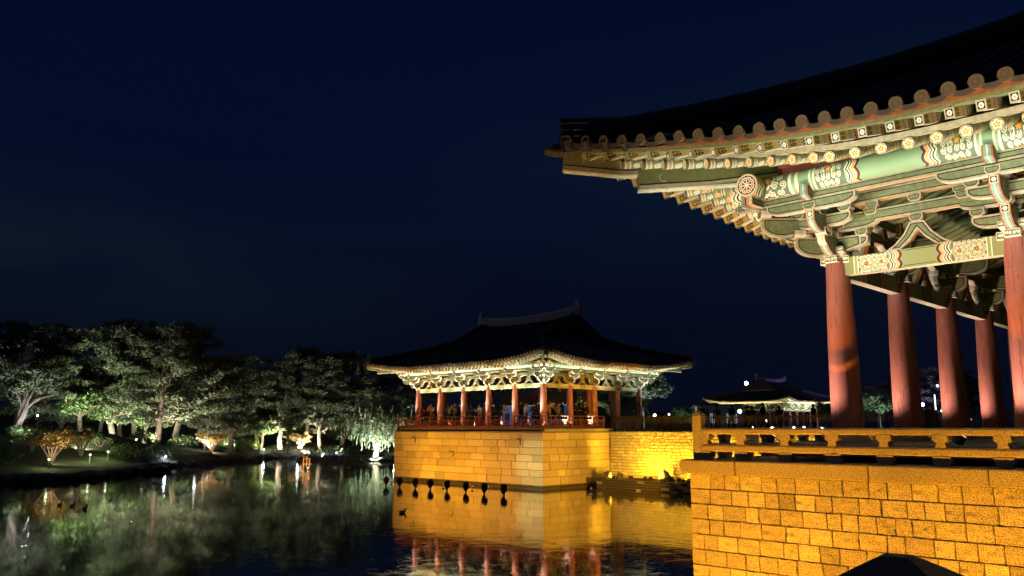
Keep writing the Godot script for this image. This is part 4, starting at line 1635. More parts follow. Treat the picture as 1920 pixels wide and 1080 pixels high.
	# picket fence on the bank
	var f := thing("picket_fence", "long dark picket fence along the top of the bank wall", "fence", "", Vector3(43.75, 3.42, -34.3))
	var pk := MB.new()
	pk.box(at3(0, 0.5, 0), Vector3(0.04, 0.96, 0.05), lin(0.018, 0.011, 0.009), 0.004)
	var pk_m := pk.mesh(M.red_timber)
	for i in 215:
		put("picket", pk_m, f, at3(0, 0.02, 0.1 + i * 0.125))
	var fp := MB.new()
	fp.box(at3(0.06, 0.54, 0), Vector3(0.1, 1.08, 0.1), lin(0.018, 0.011, 0.009), 0.01)
	var fp_m := fp.mesh(M.red_timber)
	for i in 13:
		put("post", fp_m, f, at3(0.03, 0, 0.1 + i * 2.2))
		if i < 12:
			for y in [0.18, 0.86]:
				var mb := MB.new()
				mb.box(at3(0.06, y, 1.1), Vector3(0.04, 0.06, 2.1), lin(0.018, 0.011, 0.009))
				put("rail", mb.mesh(M.red_timber), f, at3(0, 0, 0.1 + i * 2.2))
# ---------------------------------------------------------------- trees
func leaf_tri(mb: MB, p: Vector3, s: float, g: RandomNumberGenerator, flat: float, col: Color, long := 1.0, down := false) -> void:
	var a := g.randf() * TAU
	var d := Vector3(cos(a), (g.randf() - 0.5) * flat, sin(a)).normalized()
	if down:
		d = (Vector3(0, -1, 0) + Vector3(cos(a), 0, sin(a)) * 0.3).normalized()
	var e := d.cross(Vector3(g.randf() - 0.5, 1.2, g.randf() - 0.5)).normalized()
	if down:
		e = Vector3(sin(a), 0, -cos(a))
	var k := s * g.randf_range(0.6, 1.3)
	var sh := g.randf_range(0.7, 1.25)
	mb.face([p - e * k * 0.32, p + d * k * long, p + e * k * 0.32], Color(col.r * sh, col.g * sh * g.randf_range(0.94, 1.06), col.b * sh))

# a flattened tuft of foliage
func tuft(mb: MB, p: Vector3, r: Vector3, n: int, leaf: float, g: RandomNumberGenerator, flat: float, col: Color) -> void:
	for i in n:
		var d := Vector3(g.randfn(), g.randfn(), g.randfn()).normalized() * pow(g.randf(), 0.4)
		leaf_tri(mb, p + d * r, leaf, g, flat, col)

func bend(a: Vector3, b: Vector3, sag: float, n: int, g: RandomNumberGenerator, jit: float) -> Array:
	var out := []
	for i in n + 1:
		var t := float(i) / n
		var p := a.lerp(b, t) + Vector3(0, sag * sin(PI * t), 0)
		if i > 0 and i < n:
			p += Vector3(g.randf() - 0.5, g.randf() - 0.5, g.randf() - 0.5) * jit
		out.append(p)
	return out

func taper(r0: float, r1: float, n: int) -> Array:
	var a := []
	for i in n + 1:
		a.append(lerpf(r0, r1, float(i) / n))
	return a

# [trunk mesh, crown mesh] of a kind, made once per variant
func tree_meshes(kind: String, v: int) -> Array:
	var key := "%s_tree_%d" % [kind, v]
	if cache.has(key):
		return cache[key]
	var g := RandomNumberGenerator.new()
	g.seed = 100 + v * 13 + kind.length() * 7
	var t := MB.new()
	var c := MB.new()
	var W := Color.WHITE
	var bark := Color(1, 0.95, 0.9)
	var leaf_mat: Material = M.pine_leaf
	if kind == "pine":
		var h := 13.0
		var lean := Vector3(g.randf_range(-0.9, 0.9), 0, g.randf_range(-0.9, 0.9))
		var trunk := bend(Vector3.ZERO, Vector3(0, h * 0.93, 0) + lean, 0.0, 8, g, 0.5)
		t.tube(trunk, taper(0.36, 0.07, 8), 9, [bark], true)
		var n := 40
		for i in n:
			var f := pow((i + g.randf() * 0.8) / n, 0.85)
			var y := lerpf(h * 0.17, h * 0.97, f)
			var base: Vector3 = trunk[0].lerp(trunk[8], clampf(y / (h * 0.93), 0.0, 1.0))
			var reach := (4.5 * pow(sin(PI * (0.2 + 0.77 * f)), 0.8) + 0.5) * g.randf_range(0.6, 1.12)
			var a := i * 2.4 + g.randf() * 0.9
			var tip := base + Vector3(cos(a) * reach, g.randf_range(-0.2, 0.9) + 0.5 * f, sin(a) * reach)
			t.tube(bend(base, tip, 0.25, 4, g, 0.25), taper(0.11 * (1.2 - f), 0.025, 4), 5, [bark], false)
			var pads := int(3 + reach * 1.3)
			for j in pads:
				var s := lerpf(0.4, 1.05, (j + 0.5) / pads)
				var p := base.lerp(tip, s) + Vector3(g.randfn() * 0.5, 0.3 + g.randfn() * 0.15, g.randfn() * 0.5)
				var r := g.randf_range(0.55, 1.05)
				var q := g.randf_range(0.75, 1.15)
				tuft(c, p, Vector3(r, r * 0.5, r), 120, 0.27, g, 2.2, Color(q, q, q))
	elif kind == "willow":
		leaf_mat = M.willow_leaf
		var fork := Vector3(0.15, 2.0, 0.1)
		t.tube(bend(Vector3.ZERO, fork, 0.0, 4, g, 0.12), taper(0.36, 0.26, 4), 9, [bark], true)
		for i in 9:
			var a := TAU * i / 9.0 + g.randf() * 0.4
			var reach := g.randf_range(1.8, 3.7)
			var top := fork + Vector3(cos(a) * reach, g.randf_range(2.4, 4.4), sin(a) * reach)
			var path := bend(fork, top, 0.6, 6, g, 0.3)
			t.tube(path, taper(0.16, 0.03, 6), 6, [bark], false)
			for j in 15:
				var s := g.randf_range(0.4, 1.0)
				var p: Vector3 = path[int(s * 6.0)] + Vector3(g.randfn() * 0.8, g.randfn() * 0.35 + 0.3, g.randfn() * 0.8)
				tuft(c, p, Vector3(0.7, 0.35, 0.7), 34, 0.24, g, 2.0, W * 0.9)
				for w in 4:
					var q := p + Vector3(g.randfn() * 0.55, 0, g.randfn() * 0.55)
					var drop := g.randf_range(0.9, 3.0)
					var sway := Vector3(g.randfn() * 0.1, 0, g.randfn() * 0.1)
					var m := int(drop * 12)
					for x in m:
						leaf_tri(c, q + Vector3(0, -drop * x / m, 0) + sway * x / m * 3.0, 0.22, g, 0.5, W * g.randf_range(0.85, 1.1), 1.2, true)
	elif kind == "broad":
		leaf_mat = M.broad_leaf
		t.tube(bend(Vector3.ZERO, Vector3(0.2, 2.6, 0), 0, 4, g, 0.15), taper(0.24, 0.16, 4), 8, [bark], true)
		for i in 12:
			var a := i * 2.4
			var e := g.randf_range(0.1, 1.2)
			var tip := Vector3(0.2, 2.4, 0) + Vector3(cos(a) * cos(e), sin(e) * 1.05, sin(a) * cos(e)) * g.randf_range(1.6, 2.6)
			t.tube(bend(Vector3(0.2, 2.3, 0), tip, 0.2, 4, g, 0.2), taper(0.09, 0.02, 4), 5, [bark], false)
			for j in 6:
				var p := Vector3(0.2, 2.4, 0).lerp(tip, g.randf_range(0.55, 1.1)) + Vector3(g.randfn(), g.randfn() * 0.5, g.randfn()) * 0.35
				tuft(c, p, Vector3(0.75, 0.5, 0.75) * g.randf_range(0.7, 1.1), 75, 0.24, g, 2.5, W * g.randf_range(0.75, 1.15))
	elif kind == "maple":
		leaf_mat = M.autumn_leaf
		for i in 7:
			var a := TAU * i / 7.0 + g.randf() * 0.5
			var reach := g.randf_range(0.9, 1.9)
			var knee := Vector3(cos(a) * reach * 0.35, g.randf_range(0.7, 1.0), sin(a) * reach * 0.35)
			var tip := Vector3(cos(a) * reach, g.randf_range(1.5, 2.1), sin(a) * reach)
			t.tube([Vector3(cos(a) * 0.06, -0.1, sin(a) * 0.06), knee * 0.5, knee, knee.lerp(tip, 0.5) + Vector3(0, 0.1, 0), tip], [0.09, 0.075, 0.06, 0.04, 0.015], 6, [bark], false)
			for j in 13:
				var p := knee.lerp(tip, g.randf_range(0.35, 1.15)) + Vector3(g.randfn() * 0.38, 0.2 + g.randfn() * 0.22, g.randfn() * 0.38)
				tuft(c, p, Vector3(0.42, 0.24, 0.42), 60, 0.15, g, 1.6, W * g.randf_range(0.8, 1.2))
	elif kind == "bare":
		leaf_mat = M.autumn_leaf
		for i in 8:
			var a := TAU * i / 8.0 + g.randf() * 0.5
			var reach := g.randf_range(0.5, 1.1)
			var mid := Vector3(cos(a) * reach * 0.4, 0.9, sin(a) * reach * 0.4)
			var tip := Vector3(cos(a) * reach, g.randf_range(1.5, 2.2), sin(a) * reach)
			t.tube([Vector3(0, -0.1, 0), mid * 0.5, mid, tip], [0.08, 0.06, 0.045, 0.012], 6, [bark], false)
			for j in 4:
				var p := mid.lerp(tip, g.randf_range(0.4, 1.1))
				t.tube([p, p + Vector3(g.randfn() * 0.3, 0.3, g.randfn() * 0.3)], [0.02, 0.006], 4, [bark], false)
				tuft(c, p, Vector3(0.35, 0.22, 0.35), 16, 0.13, g, 1.6, W * 0.5)
	elif kind == "cone":
		t.tube(bend(Vector3.ZERO, Vector3(0, 4.4, 0), 0, 4, g, 0.06), taper(0.12, 0.02, 4), 7, [bark], true)
		for i in 24:
			var f := i / 24.0
			var a := i * 2.4
			var reach := (1.75 * (1.0 - f) + 0.15) * g.randf_range(0.8, 1.1)
			var b := Vector3(0, lerpf(0.9, 4.4, f), 0)
			var tip := b + Vector3(cos(a) * reach, 0.12, sin(a) * reach)
			t.tube([b, tip], [0.035, 0.01], 4, [bark], false)
			for j in 4:
				tuft(c, b.lerp(tip, (j + 0.6) / 4.0), Vector3(0.3, 0.13, 0.3), 36, 0.19, g, 1.0, W * g.randf_range(0.6, 0.9))
	elif kind == "shrub":
		leaf_mat = M.broad_leaf
		for i in 6:
			var a := TAU * i / 6.0
			t.tube([Vector3(0, -0.1, 0), Vector3(cos(a) * 0.5, 0.5, sin(a) * 0.5)], [0.03, 0.012], 4, [bark], false)
		for i in 16:
			var a := i * 2.4
			var rr := sqrt(i / 16.0)
			tuft(c, Vector3(cos(a) * rr * 0.85, 0.3 + 0.42 * (1.0 - rr * rr) + g.randf() * 0.1, sin(a) * rr * 0.85), Vector3(0.36, 0.25, 0.36), 60, 0.13, g, 2.0, W * g.randf_range(0.7, 1.1))
	cache[key] = [t.mesh(M.bark), c.mesh(leaf_mat)]
	return cache[key]

func tree(kind: String, v: int, label: String, category: String, group: String, at: Vector3, scale: float, turn: float, leaf: String = "") -> Node3D:
	var called: String = {"pine": "pine_tree", "willow": "willow_tree", "broad": "broadleaf_tree", "maple": "maple_tree", "bare": "sparse_tree", "cone": "young_conifer", "shrub": "shrub"}[kind]
	var o := thing(called, label, category, group, at, turn)
	var ms := tree_meshes(kind, v)
	var S := Transform3D(Basis.from_scale(Vector3.ONE * scale), Vector3.ZERO)
	put("stems" if kind in ["maple", "bare", "shrub"] else "trunk", ms[0], o, S)
	var cr := put("crown", ms[1], o, S)
	if leaf != "":
		cr.material_override = M[leaf]
	return o

func build_garden() -> void:
	var far := "pines across the pond"
	# bearing (pixels of the photograph's width), metres ahead, height, and what tells each apart
	var pines := [
		[-60.0, 78.0, 12.0, "tall pine at the far left edge beyond the white-lit trunks"],
		[30.0, 80.0, 12.0, "tall dark pine with a white-lit trunk at the left end of the row"],
		[112.0, 88.0, 13.0, "tall pine behind the orange-lit maple with a pale trunk"],
		[205.0, 89.0, 14.3, "tallest pine crown behind the grass mound"],
		[252.0, 96.0, 13.6, "dense pine just right of the tallest crown behind the mound"],
		[297.0, 86.0, 13.6, "pine with a thick white-lit trunk right of the mound"],
		[332.0, 92.0, 14.0, "pine with a pale trunk at the right shoulder of the big left group"],
		[388.0, 98.0, 11.4, "lower pine in the dip between the two large groups"],
		[436.0, 101.0, 12.4, "pine right of the dip with a leaning trunk"],
		[480.0, 108.0, 11.2, "pine behind the small yellow-green lit tree"],
		[528.0, 106.0, 12.6, "brightly lit pine left of the dark young conifer"],
		[575.0, 112.0, 13.4, "pine with lit branches behind the dark young conifer"],
		[603.0, 107.0, 12.2, "pine with a pair of warm-lit trunks left of the willow"],
		[642.0, 113.0, 13.6, "dark-topped pine at the right end of the lit group"]]
	for i in pines.size():
		var q: Array = pines[i]
		var p := on_land(q[1], px(q[0], q[1]))
		tree("pine", i % 4, q[3], "pine", far, p, q[2] * 0.95 / 13.4, i * 1.7)
	var back := [[686.0, 128.0, 11.0, "dark unlit pine left behind the willow"], [722.0, 134.0, 11.6, "dark unlit pine right behind the willow"], [768.0, 138.0, 11.4, "dark unlit pine beside the far pavilion's left eave"], [820.0, 140.0, 11.0, "dark pine seen through the left bays of the far pavilion"], [880.0, 142.0, 10.6, "dark pine seen behind the middle bays of the far pavilion"]]
	for i in back.size():
		var q: Array = back[i]
		tree("pine", (i + 1) % 4, q[3], "pine", "dark pines behind the far pavilion", on_land(q[1], px(q[0], q[1])), q[2] / 13.4 * 0.8, i * 2.1 + 0.6)
	# the willow on its rocky islet
	tree("willow", 0, "pale green weeping willow lit from below beside the far pavilion", "willow", "", on_land(95.5, px(706.0, 95.5)), 1.02, 0.5)
	var small := [
		["broad", 0, 148.0, 86.0, 1.25, "bright green lit broadleaf tree behind the orange-lit maple", "small tree", ""],
		["broad", 1, 228.0, 98.0, 1.35, "deep green lit tree along the top of the grass mound", "small tree", ""],
		["broad", 0, 190.0, 95.0, 1.2, "dim green tree between the bright green one and the mound's crest", "small tree", ""],
		["broad", 1, 272.0, 92.0, 1.0, "small green-lit tree with a forked pale stem right of the mound", "small tree", ""],
		["broad", 0, 492.0, 106.0, 0.85, "small yellow-green lit tree at the water left of the young conifer", "small tree", ""],
		["broad", 1, 524.0, 108.0, 0.95, "small green tree just left of the young conifer", "small tree", ""],
		["broad", 0, 648.0, 105.0, 0.8, "round dim green tree left of the willow", "small tree", ""],
		["maple", 0, 102.0, 68.0, 1.12, "wide low maple with orange-lit leaves near the left shore", "maple", ""],
		["maple", 1, 399.0, 93.0, 0.82, "small round orange-lit maple at the shore's bend", "maple", ""],
		["maple", 0, 566.0, 106.5, 0.8, "small golden-leaved tree right of the young conifer", "maple", ""],
		["bare", 0, 63.0, 70.0, 1.25, "dark sparse little tree left of the wide orange-lit maple", "small tree", ""],
		["bare", 1, 157.0, 72.0, 1.2, "dark sparse little tree right of the wide orange-lit maple", "small tree", ""],
		["cone", 0, 542.0, 104.5, 0.98, "dark young conifer with tiered branches on the far shore", "conifer", ""]]
	for q in small:
		tree(q[0], q[1], q[5], q[6], q[7], on_land(q[3], px(q[2], q[3])), q[4], q[2] * 0.37)
	var shrubs := [[20.0, 62.0, 1.3, "dark shrub at the left edge of the shore"], [190.0, 76.0, 1.2, "low shrub below the grass mound"], [238.0, 74.0, 1.6, "broad dark shrub right of the path light"], [268.0, 82.0, 1.5, "dark shrub below the forked green tree"], [345.0, 90.0, 1.7, "round dark shrub left of the small orange-lit maple"], [430.0, 104.5, 2.2, "large dark shrub right of the small orange-lit maple"], [462.0, 105.0, 2.0, "second large dark shrub by the far inlet"], [600.0, 105.0, 1.3, "dark clipped shrub before the twin lit trunks"], [628.0, 104.6, 1.4, "dark shrub beside the blue-white ground light"], [668.0, 104.8, 1.4, "dark shrub at the water left of the islet"], [300.0, 79.0, 1.5, "dark shrub behind the shore's floodlight"], [40.0, 74.0, 1.4, "shrub beside the white-lit trunks"]]
	for i in shrubs.size():
		var q: Array = shrubs[i]
		tree("shrub", i % 2, q[3], "shrub", "", on_land(q[1], px(q[0], q[1]), 0.1), q[2], i * 1.1)
	# pale forked trunks lit at the left edge
	for q in [[27.0, 74.0, 0.12, 4.6, "white-lit forked trunk leaning right at the left edge", 0.9], [34.0, 75.0, 0.05, 4.2, "warm-lit trunk just right of the forked white one", 0.2]]:
		var o := thing("bare_trunk_tree", q[4], "tree", "", on_land(q[1], px(q[0], q[1])))
		var g := RandomNumberGenerator.new()
		g.seed = int(q[0])
		var t := MB.new()
		var f := gp(0.0, q[5], 2.6)
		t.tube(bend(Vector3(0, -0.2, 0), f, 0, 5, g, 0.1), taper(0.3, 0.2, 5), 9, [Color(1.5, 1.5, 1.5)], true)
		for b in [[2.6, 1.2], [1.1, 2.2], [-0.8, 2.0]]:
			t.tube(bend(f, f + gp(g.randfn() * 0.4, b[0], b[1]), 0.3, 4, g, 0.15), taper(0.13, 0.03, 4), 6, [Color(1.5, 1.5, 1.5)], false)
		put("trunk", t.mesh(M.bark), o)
		var c := MB.new()
		for i in 16:
			tuft(c, f + gp(g.randfn() * 1.2, g.randf_range(-1.6, 2.8), g.randf_range(1.4, 3.2)), Vector3(0.7, 0.35, 0.7), 70, 0.26, g, 1.6, Color.WHITE)
		put("crown", c.mesh(M.pine_leaf), o)
	# trees on the bank to the right, behind the pavilions
	var p2 := gp(112.0, px(1205.0, 112.0), 3.4)
	tree("broad", 0, "pale blue-white lit round tree behind the far pavilion's right columns", "tree", "", p2, 1.75, 0.3, "willow_leaf")
	tree("broad", 1, "low umbrella-shaped green tree left of the distant pavilion", "tree", "", gp(92.0, px(1302.0, 92.0), 2.3), 0.85, 1.3)
	tree("broad", 0, "pale green lit tree seen between the first two red columns", "tree", "", gp(105.0, px(1652.0, 105.0), 3.2), 1.05, 2.3, "willow_leaf")
	for q in [[1700.0, 128.0, 9.0, "dark tree crown between the second and third red columns"], [1752.0, 134.0, 9.6, "purple-lit tree behind the second and third red columns"], [1812.0, 130.0, 9.0, "dark tree seen between the third and fourth red columns"], [1650.0, 150.0, 8.0, "faint dark tree behind the pale green one"]]:
		tree("pine", int(q[0]) % 4, q[3], "tree", "", gp(q[1], px(q[0], q[1]), 3.3), q[2] / 13.0, q[0])
	tree("broad", 1, "small yellow-lit tree beside the light mast", "small tree", "", gp(96.0, px(1742.0, 96.0), 3.3), 0.6, 0.9)
	for q in [[1550.0, 120.0, 0.9, "dark tree at the right end of the distant pavilion"], [1185.0, 96.0, 0.9, "dim green tree seen through the right bays of the far pavilion"], [1105.0, 100.0, 1.3, "olive lit tree seen under the far pavilion's right eave"]]:
		tree("broad", 1, q[3], "tree", "", gp(q[1], px(q[0], q[1]), 3.3), q[2], q[0])
	# stones edging the left bank
	var eg := RandomNumberGenerator.new()
	eg.seed = 5
	var em := MB.new()
	em.lump(Vector3.ZERO, Vector3(0.5, 0.3, 0.4), 0.9, 301, Color.WHITE, 6, 9)
	var places := []
	var dd := 44.0
	while dd < 103.0:
		for k in 60:
			var s := -36.0 + k * 0.15
			if shore(dd, s) < 0.35:
				places.append(Transform3D(Basis(Vector3.UP, eg.randf() * TAU).scaled(Vector3.ONE * eg.randf_range(0.5, 1.3)), gp(dd, s, eg.randf_range(0.05, 0.25))))
				break
		dd += 0.45
	var es := -33.0
	while es < -4.0:
		places.append(Transform3D(Basis(Vector3.UP, eg.randf() * TAU).scaled(Vector3.ONE * eg.randf_range(0.5, 1.2)), gp(103.6 - 0.9 * sin(es * 0.33) - 0.5 * sin(es * 0.8), es, eg.randf_range(0.05, 0.2))))
		es += 0.5
	var mm := MultiMesh.new()
	mm.transform_format = MultiMesh.TRANSFORM_3D
	mm.mesh = em.mesh(M.rock)
	mm.instance_count = places.size()
	for i in places.size():
		mm.set_instance_transform(i, places[i])
	var eo := MultiMeshInstance3D.new()
	eo.name = "edging_stones"
	eo.multimesh = mm
	eo.set_meta("kind", "stuff")
	add_child(eo, true)
	tag(eo, "dark rough stones edging the planted bank along the water", "stones")
	# rocks along the islet and shore
	var g := RandomNumberGenerator.new()
	g.seed = 77
	for i in 16:
		var d := 92.2 + 0.5 * g.randf() + (2.0 if i > 9 else 0.0)
		var x := 566.0 + i * 11.5
		var mb := MB.new()
		var s := g.randf_range(0.3, 0.75)
		mb.lump(Vector3.ZERO, Vector3(s * 1.3, s * 0.6, s), 0.8, 200 + i, Color.WHITE, 6, 9)
		var o := put("shore_rock", mb.mesh(M.rock), self, Transform3D(Basis.IDENTITY, gp(d, px(x, d), 0.05)))
		tag(o, "%s dark rock awash at the islet, %s in the row from the floating frame" % [["flat", "rounded"][i % 2], ORD[i]], "rock", "rocks awash at the islet")

# lamps among the trees: [bearing, ahead, target ahead offset, target right offset, target height, colour, energy, cone, label]
func build_garden_lamps() -> void:
	var cool := Color(0.86, 0.95, 1.0)
	var green := Color(0.86, 1.0, 0.70)
	var warm := Color(1.0, 0.84, 0.52)
	var white := Color(1.0, 0.94, 0.78)
	var list := [
		[24.0, 71.0, 3.5, 0.2, 5.0, cool, 110.0, 42.0, "white ground spotlight at the foot of the forked trunk on the left"],
		[52.0, 74.0, 6.0, -0.3, 8.0, green, 70.0, 48.0, "green-white ground spotlight under the tall dark pine on the left"],
		[100.0, 65.6, 2.4, 0.3, 1.8, warm, 42.0, 50.0, "warm ground spotlight under the wide orange-lit maple"],
		[140.0, 81.0, 5.0, 0.6, 4.4, green, 170.0, 46.0, "green ground spotlight under the bright green tree"],
		[205.0, 86.5, 6.0, 1.0, 7.0, green, 90.0, 52.0, "green ground spotlight on the grass mound's crest"],
		[240.0, 88.0, 8.0, 0.5, 8.0, white, 130.0, 44.0, "white ground spotlight right of the mound"],
		[294.0, 81.5, 4.5, 0.1, 5.5, white, 160.0, 40.0, "white ground spotlight at the thick lit trunk"],
		[326.0, 86.0, 6.0, 0.3, 7.5, white, 170.0, 40.0, "white ground spotlight at the pale trunk right of the thick one"],
		[385.0, 92.0, 7.0, 0.3, 8.0, white, 150.0, 42.0, "white ground spotlight below the lower pine in the dip"],
		[398.0, 90.6, 2.4, 0.0, 1.6, warm, 34.0, 48.0, "warm ground spotlight under the small round maple"],
		[434.0, 105.0, -4.0, 0.2, 9.0, white, 120.0, 45.0, "white ground spotlight before the pine with a leaning trunk"],
		[490.0, 104.3, 1.8, 0.0, 2.6, Color(0.95, 1.0, 0.5), 50.0, 55.0, "yellow-green ground spotlight under the small tree by the water"],
		[518.0, 104.4, 6.0, 0.6, 8.0, white, 240.0, 46.0, "white ground spotlight left of the young conifer"],
		[572.0, 105.0, 7.0, 0.3, 9.5, white, 260.0, 44.0, "white ground spotlight right of the young conifer"],
		[606.0, 104.2, 3.2, 0.0, 4.5, Color(1.0, 0.86, 0.62), 150.0, 40.0, "warm white ground spotlight at the twin trunks"],
		[640.0, 105.0, 8.0, 0.2, 9.0, white, 190.0, 46.0, "white ground spotlight left of the willow"],
		[703.0, 93.4, 2.2, 0.2, 3.2, Color(0.9, 1.0, 0.85), 210.0, 58.0, "pale ground spotlight at the willow's foot"],
		[150.0, 73.5, 6.5, -1.0, 1.6, Color(1.0, 0.93, 0.7), 60.0, 50.0, "added ground spotlight spreading over the grass mound"],  # added lamp, put in to brighten the mound
		[722.0, 94.0, 1.5, -0.6, 5.0, Color(0.9, 1.0, 0.85), 170.0, 50.0, "second pale ground spotlight right of the willow's trunk"]]
	for q in list:
		var s := px(q[0], q[1])
		var p := on_land(q[1], s, 0.02)
		lamp("well", q[8], "ground spotlights under the trees", p, p + gp(q[2], q[3], q[4]), q[5], q[6] * (0.8 if q[5] == warm else 1.1), minf(q[7] + 10.0, 66.0), 1.2)
	# lamps turned towards the water: small bright discs
	for q in [[69.0, 80.0, 2.2, "left"], [85.0, 84.0, 1.0, "second"], [258.0, 85.5, 0.5, "mound"], [315.0, 80.0, 0.25, "shore"], [371.0, 93.0, 1.2, "pair, left"], [386.0, 94.0, 1.4, "pair, right"], [497.0, 104.6, 0.3, "green"], [561.0, 105.3, 0.5, "conifer"], [581.0, 105.0, 0.4, "trunks"], [608.0, 104.6, 0.3, "bright left"], [633.0, 104.8, 0.2, "bright right"], [741.0, 104.4, 1.0, "platform"]]:
		var where := {"left": "behind the left sparse tree", "second": "above the wide orange-lit maple", "mound": "right of the grass mound", "shore": "low at the shore below the pale trunks", "pair, left": "left one of the pair above the small round maple", "pair, right": "right one of the pair above the small round maple", "green": "under the yellow-green lit tree", "conifer": "right of the young conifer", "trunks": "before the twin lit trunks", "bright left": "left one of the bright blue-white two before the dark shrubs", "bright right": "right one of the bright blue-white two before the dark shrubs", "platform": "beside the far platform's left edge"}
		var p := on_land(q[1], px(q[0], q[1]), 0.0) + Vector3(0, q[2], 0)
		var o := thing("garden_lamp", "small glaring white garden lamp " + String(where[q[3]]), "lamp", "glaring garden lamps across the pond", p)
		var mb := MB.new()
		mb.lathe([[0.02, -0.08], [0.065, -0.05], [0.08, 0.0], [0.065, 0.05], [0.02, 0.08]], 12, Transform3D.IDENTITY, [Color.WHITE], true)
		put("bulb", mb.mesh(lens_mat(Color(0.85, 0.93, 1.0), 14.0)), o)
		mb = MB.new()
		mb.tube([Vector3(0, -q[2] - 0.3, 0), Vector3(0, -0.11, 0)], [0.04], 6, [Color.WHITE], true)
		put("stand", mb.mesh(M.black_metal), o)
		var l := OmniLight3D.new()
		l.name = "bulb_light"
		o.add_child(l, true)
		l.light_color = Color(0.85, 0.93, 1.0)
		l.light_energy = 2.5
		l.light_size = 0.1
		l.omni_range = 40.0
		l.omni_attenuation = 2.0
		l.shadow_enabled = true
	# path lights on short posts
	for q in [[207.0, 72.5, "path light on the lawn below the mound, throwing green on the grass"], [174.0, 69.5, "low path light with a dark hood on the lawn"], [98.0, 62.5, "path light with a flat dark hood before the wide maple"]]:
		var p := on_land(q[1], px(q[0], q[1]), 0.0)
		var o := thing("path_light", q[2], "path light", "path lights on the lawn", p)
		var mb := MB.new()
		mb.tube([Vector3(0, -0.1, 0), Vector3(0, 0.62, 0)], [0.045], 8, [Color.WHITE], true)
		put("post", mb.mesh(M.plaster), o)
		mb = MB.new()
		mb.lathe([[0.03, 0.62], [0.085, 0.63], [0.085, 0.76], [0.03, 0.78]], 10, Transform3D.IDENTITY, [Color.WHITE], true)
		put("lamp_glass", mb.mesh(lens_mat(Color(0.9, 1.0, 0.7), 2.0)), o)
		mb = MB.new()
		mb.lathe([[0.16, 0.78], [0.15, 0.81], [0.03, 0.84]], 12, Transform3D.IDENTITY, [Color.WHITE], true)
		put("hood", mb.mesh(M.black_metal), o)
		var l := OmniLight3D.new()
		l.name = "path_glow"
		o.add_child(l, true)
		l.position = Vector3(0, 0.7, 0)
		l.light_color = Color(0.9, 1.0, 0.7)
		l.light_energy = 2.5
		l.light_size = 0.06
		l.omni_range = 30.0
		l.omni_attenuation = 2.0
		l.shadow_enabled = true
# ---------------------------------------------------------------- people and birds
# joints of a pose: y up, z the way the person faces
func skeleton(pose: String) -> Dictionary:
	var j := {"hip": Vector3(0, 0.93, 0), "chest": Vector3(0, 1.28, 0), "neck": Vector3(0, 1.46, 0.01), "head": Vector3(0, 1.6, 0.03),
		"ls": Vector3(0.175, 1.4, 0), "rs": Vector3(-0.175, 1.4, 0), "le": Vector3(0.24, 1.13, -0.02), "re": Vector3(-0.24, 1.13, -0.02), "lw": Vector3(0.25, 0.89, 0.06), "rw": Vector3(-0.25, 0.89, 0.06),
		"lh": Vector3(0.095, 0.9, 0), "rh": Vector3(-0.095, 0.9, 0), "lk": Vector3(0.11, 0.49, 0.02), "rk": Vector3(-0.11, 0.49, 0.02), "la": Vector3(0.12, 0.09, -0.02), "ra": Vector3(-0.12, 0.09, -0.02)}
	if pose == "photo":
		j.le = Vector3(0.27, 1.2, 0.16)
		j.re = Vector3(-0.27, 1.2, 0.16)
		j.lw = Vector3(0.09, 1.47, 0.33)
		j.rw = Vector3(-0.09, 1.47, 0.33)
	elif pose == "phone":
		j.re = Vector3(-0.26, 1.13, 0.08)
		j.rw = Vector3(-0.1, 1.3, 0.3)
		j.head = Vector3(0, 1.585, 0.06)
	elif pose == "folded":
		j.le = Vector3(0.26, 1.12, 0.06)
		j.re = Vector3(-0.26, 1.12, 0.06)
		j.lw = Vector3(-0.08, 1.18, 0.2)
		j.rw = Vector3(0.08, 1.14, 0.22)
	elif pose == "lean":
		j.chest = Vector3(0, 1.22, 0.12)
		j.neck = Vector3(0, 1.38, 0.2)
		j.head = Vector3(0, 1.5, 0.27)
		j.ls = Vector3(0.175, 1.33, 0.16)
		j.rs = Vector3(-0.175, 1.33, 0.16)
		j.le = Vector3(0.26, 1.08, 0.26)
		j.re = Vector3(-0.26, 1.08, 0.26)
		j.lw = Vector3(0.15, 1.03, 0.46)
		j.rw = Vector3(-0.15, 1.03, 0.46)
	elif pose == "walk":
		j.lk = Vector3(0.1, 0.5, 0.16)
		j.la = Vector3(0.1, 0.1, 0.26)
		j.rk = Vector3(-0.1, 0.49, -0.04)
		j.ra = Vector3(-0.1, 0.13, -0.3)
		j.lw = Vector3(0.25, 0.92, -0.14)
		j.rw = Vector3(-0.25, 0.92, 0.2)
	return j

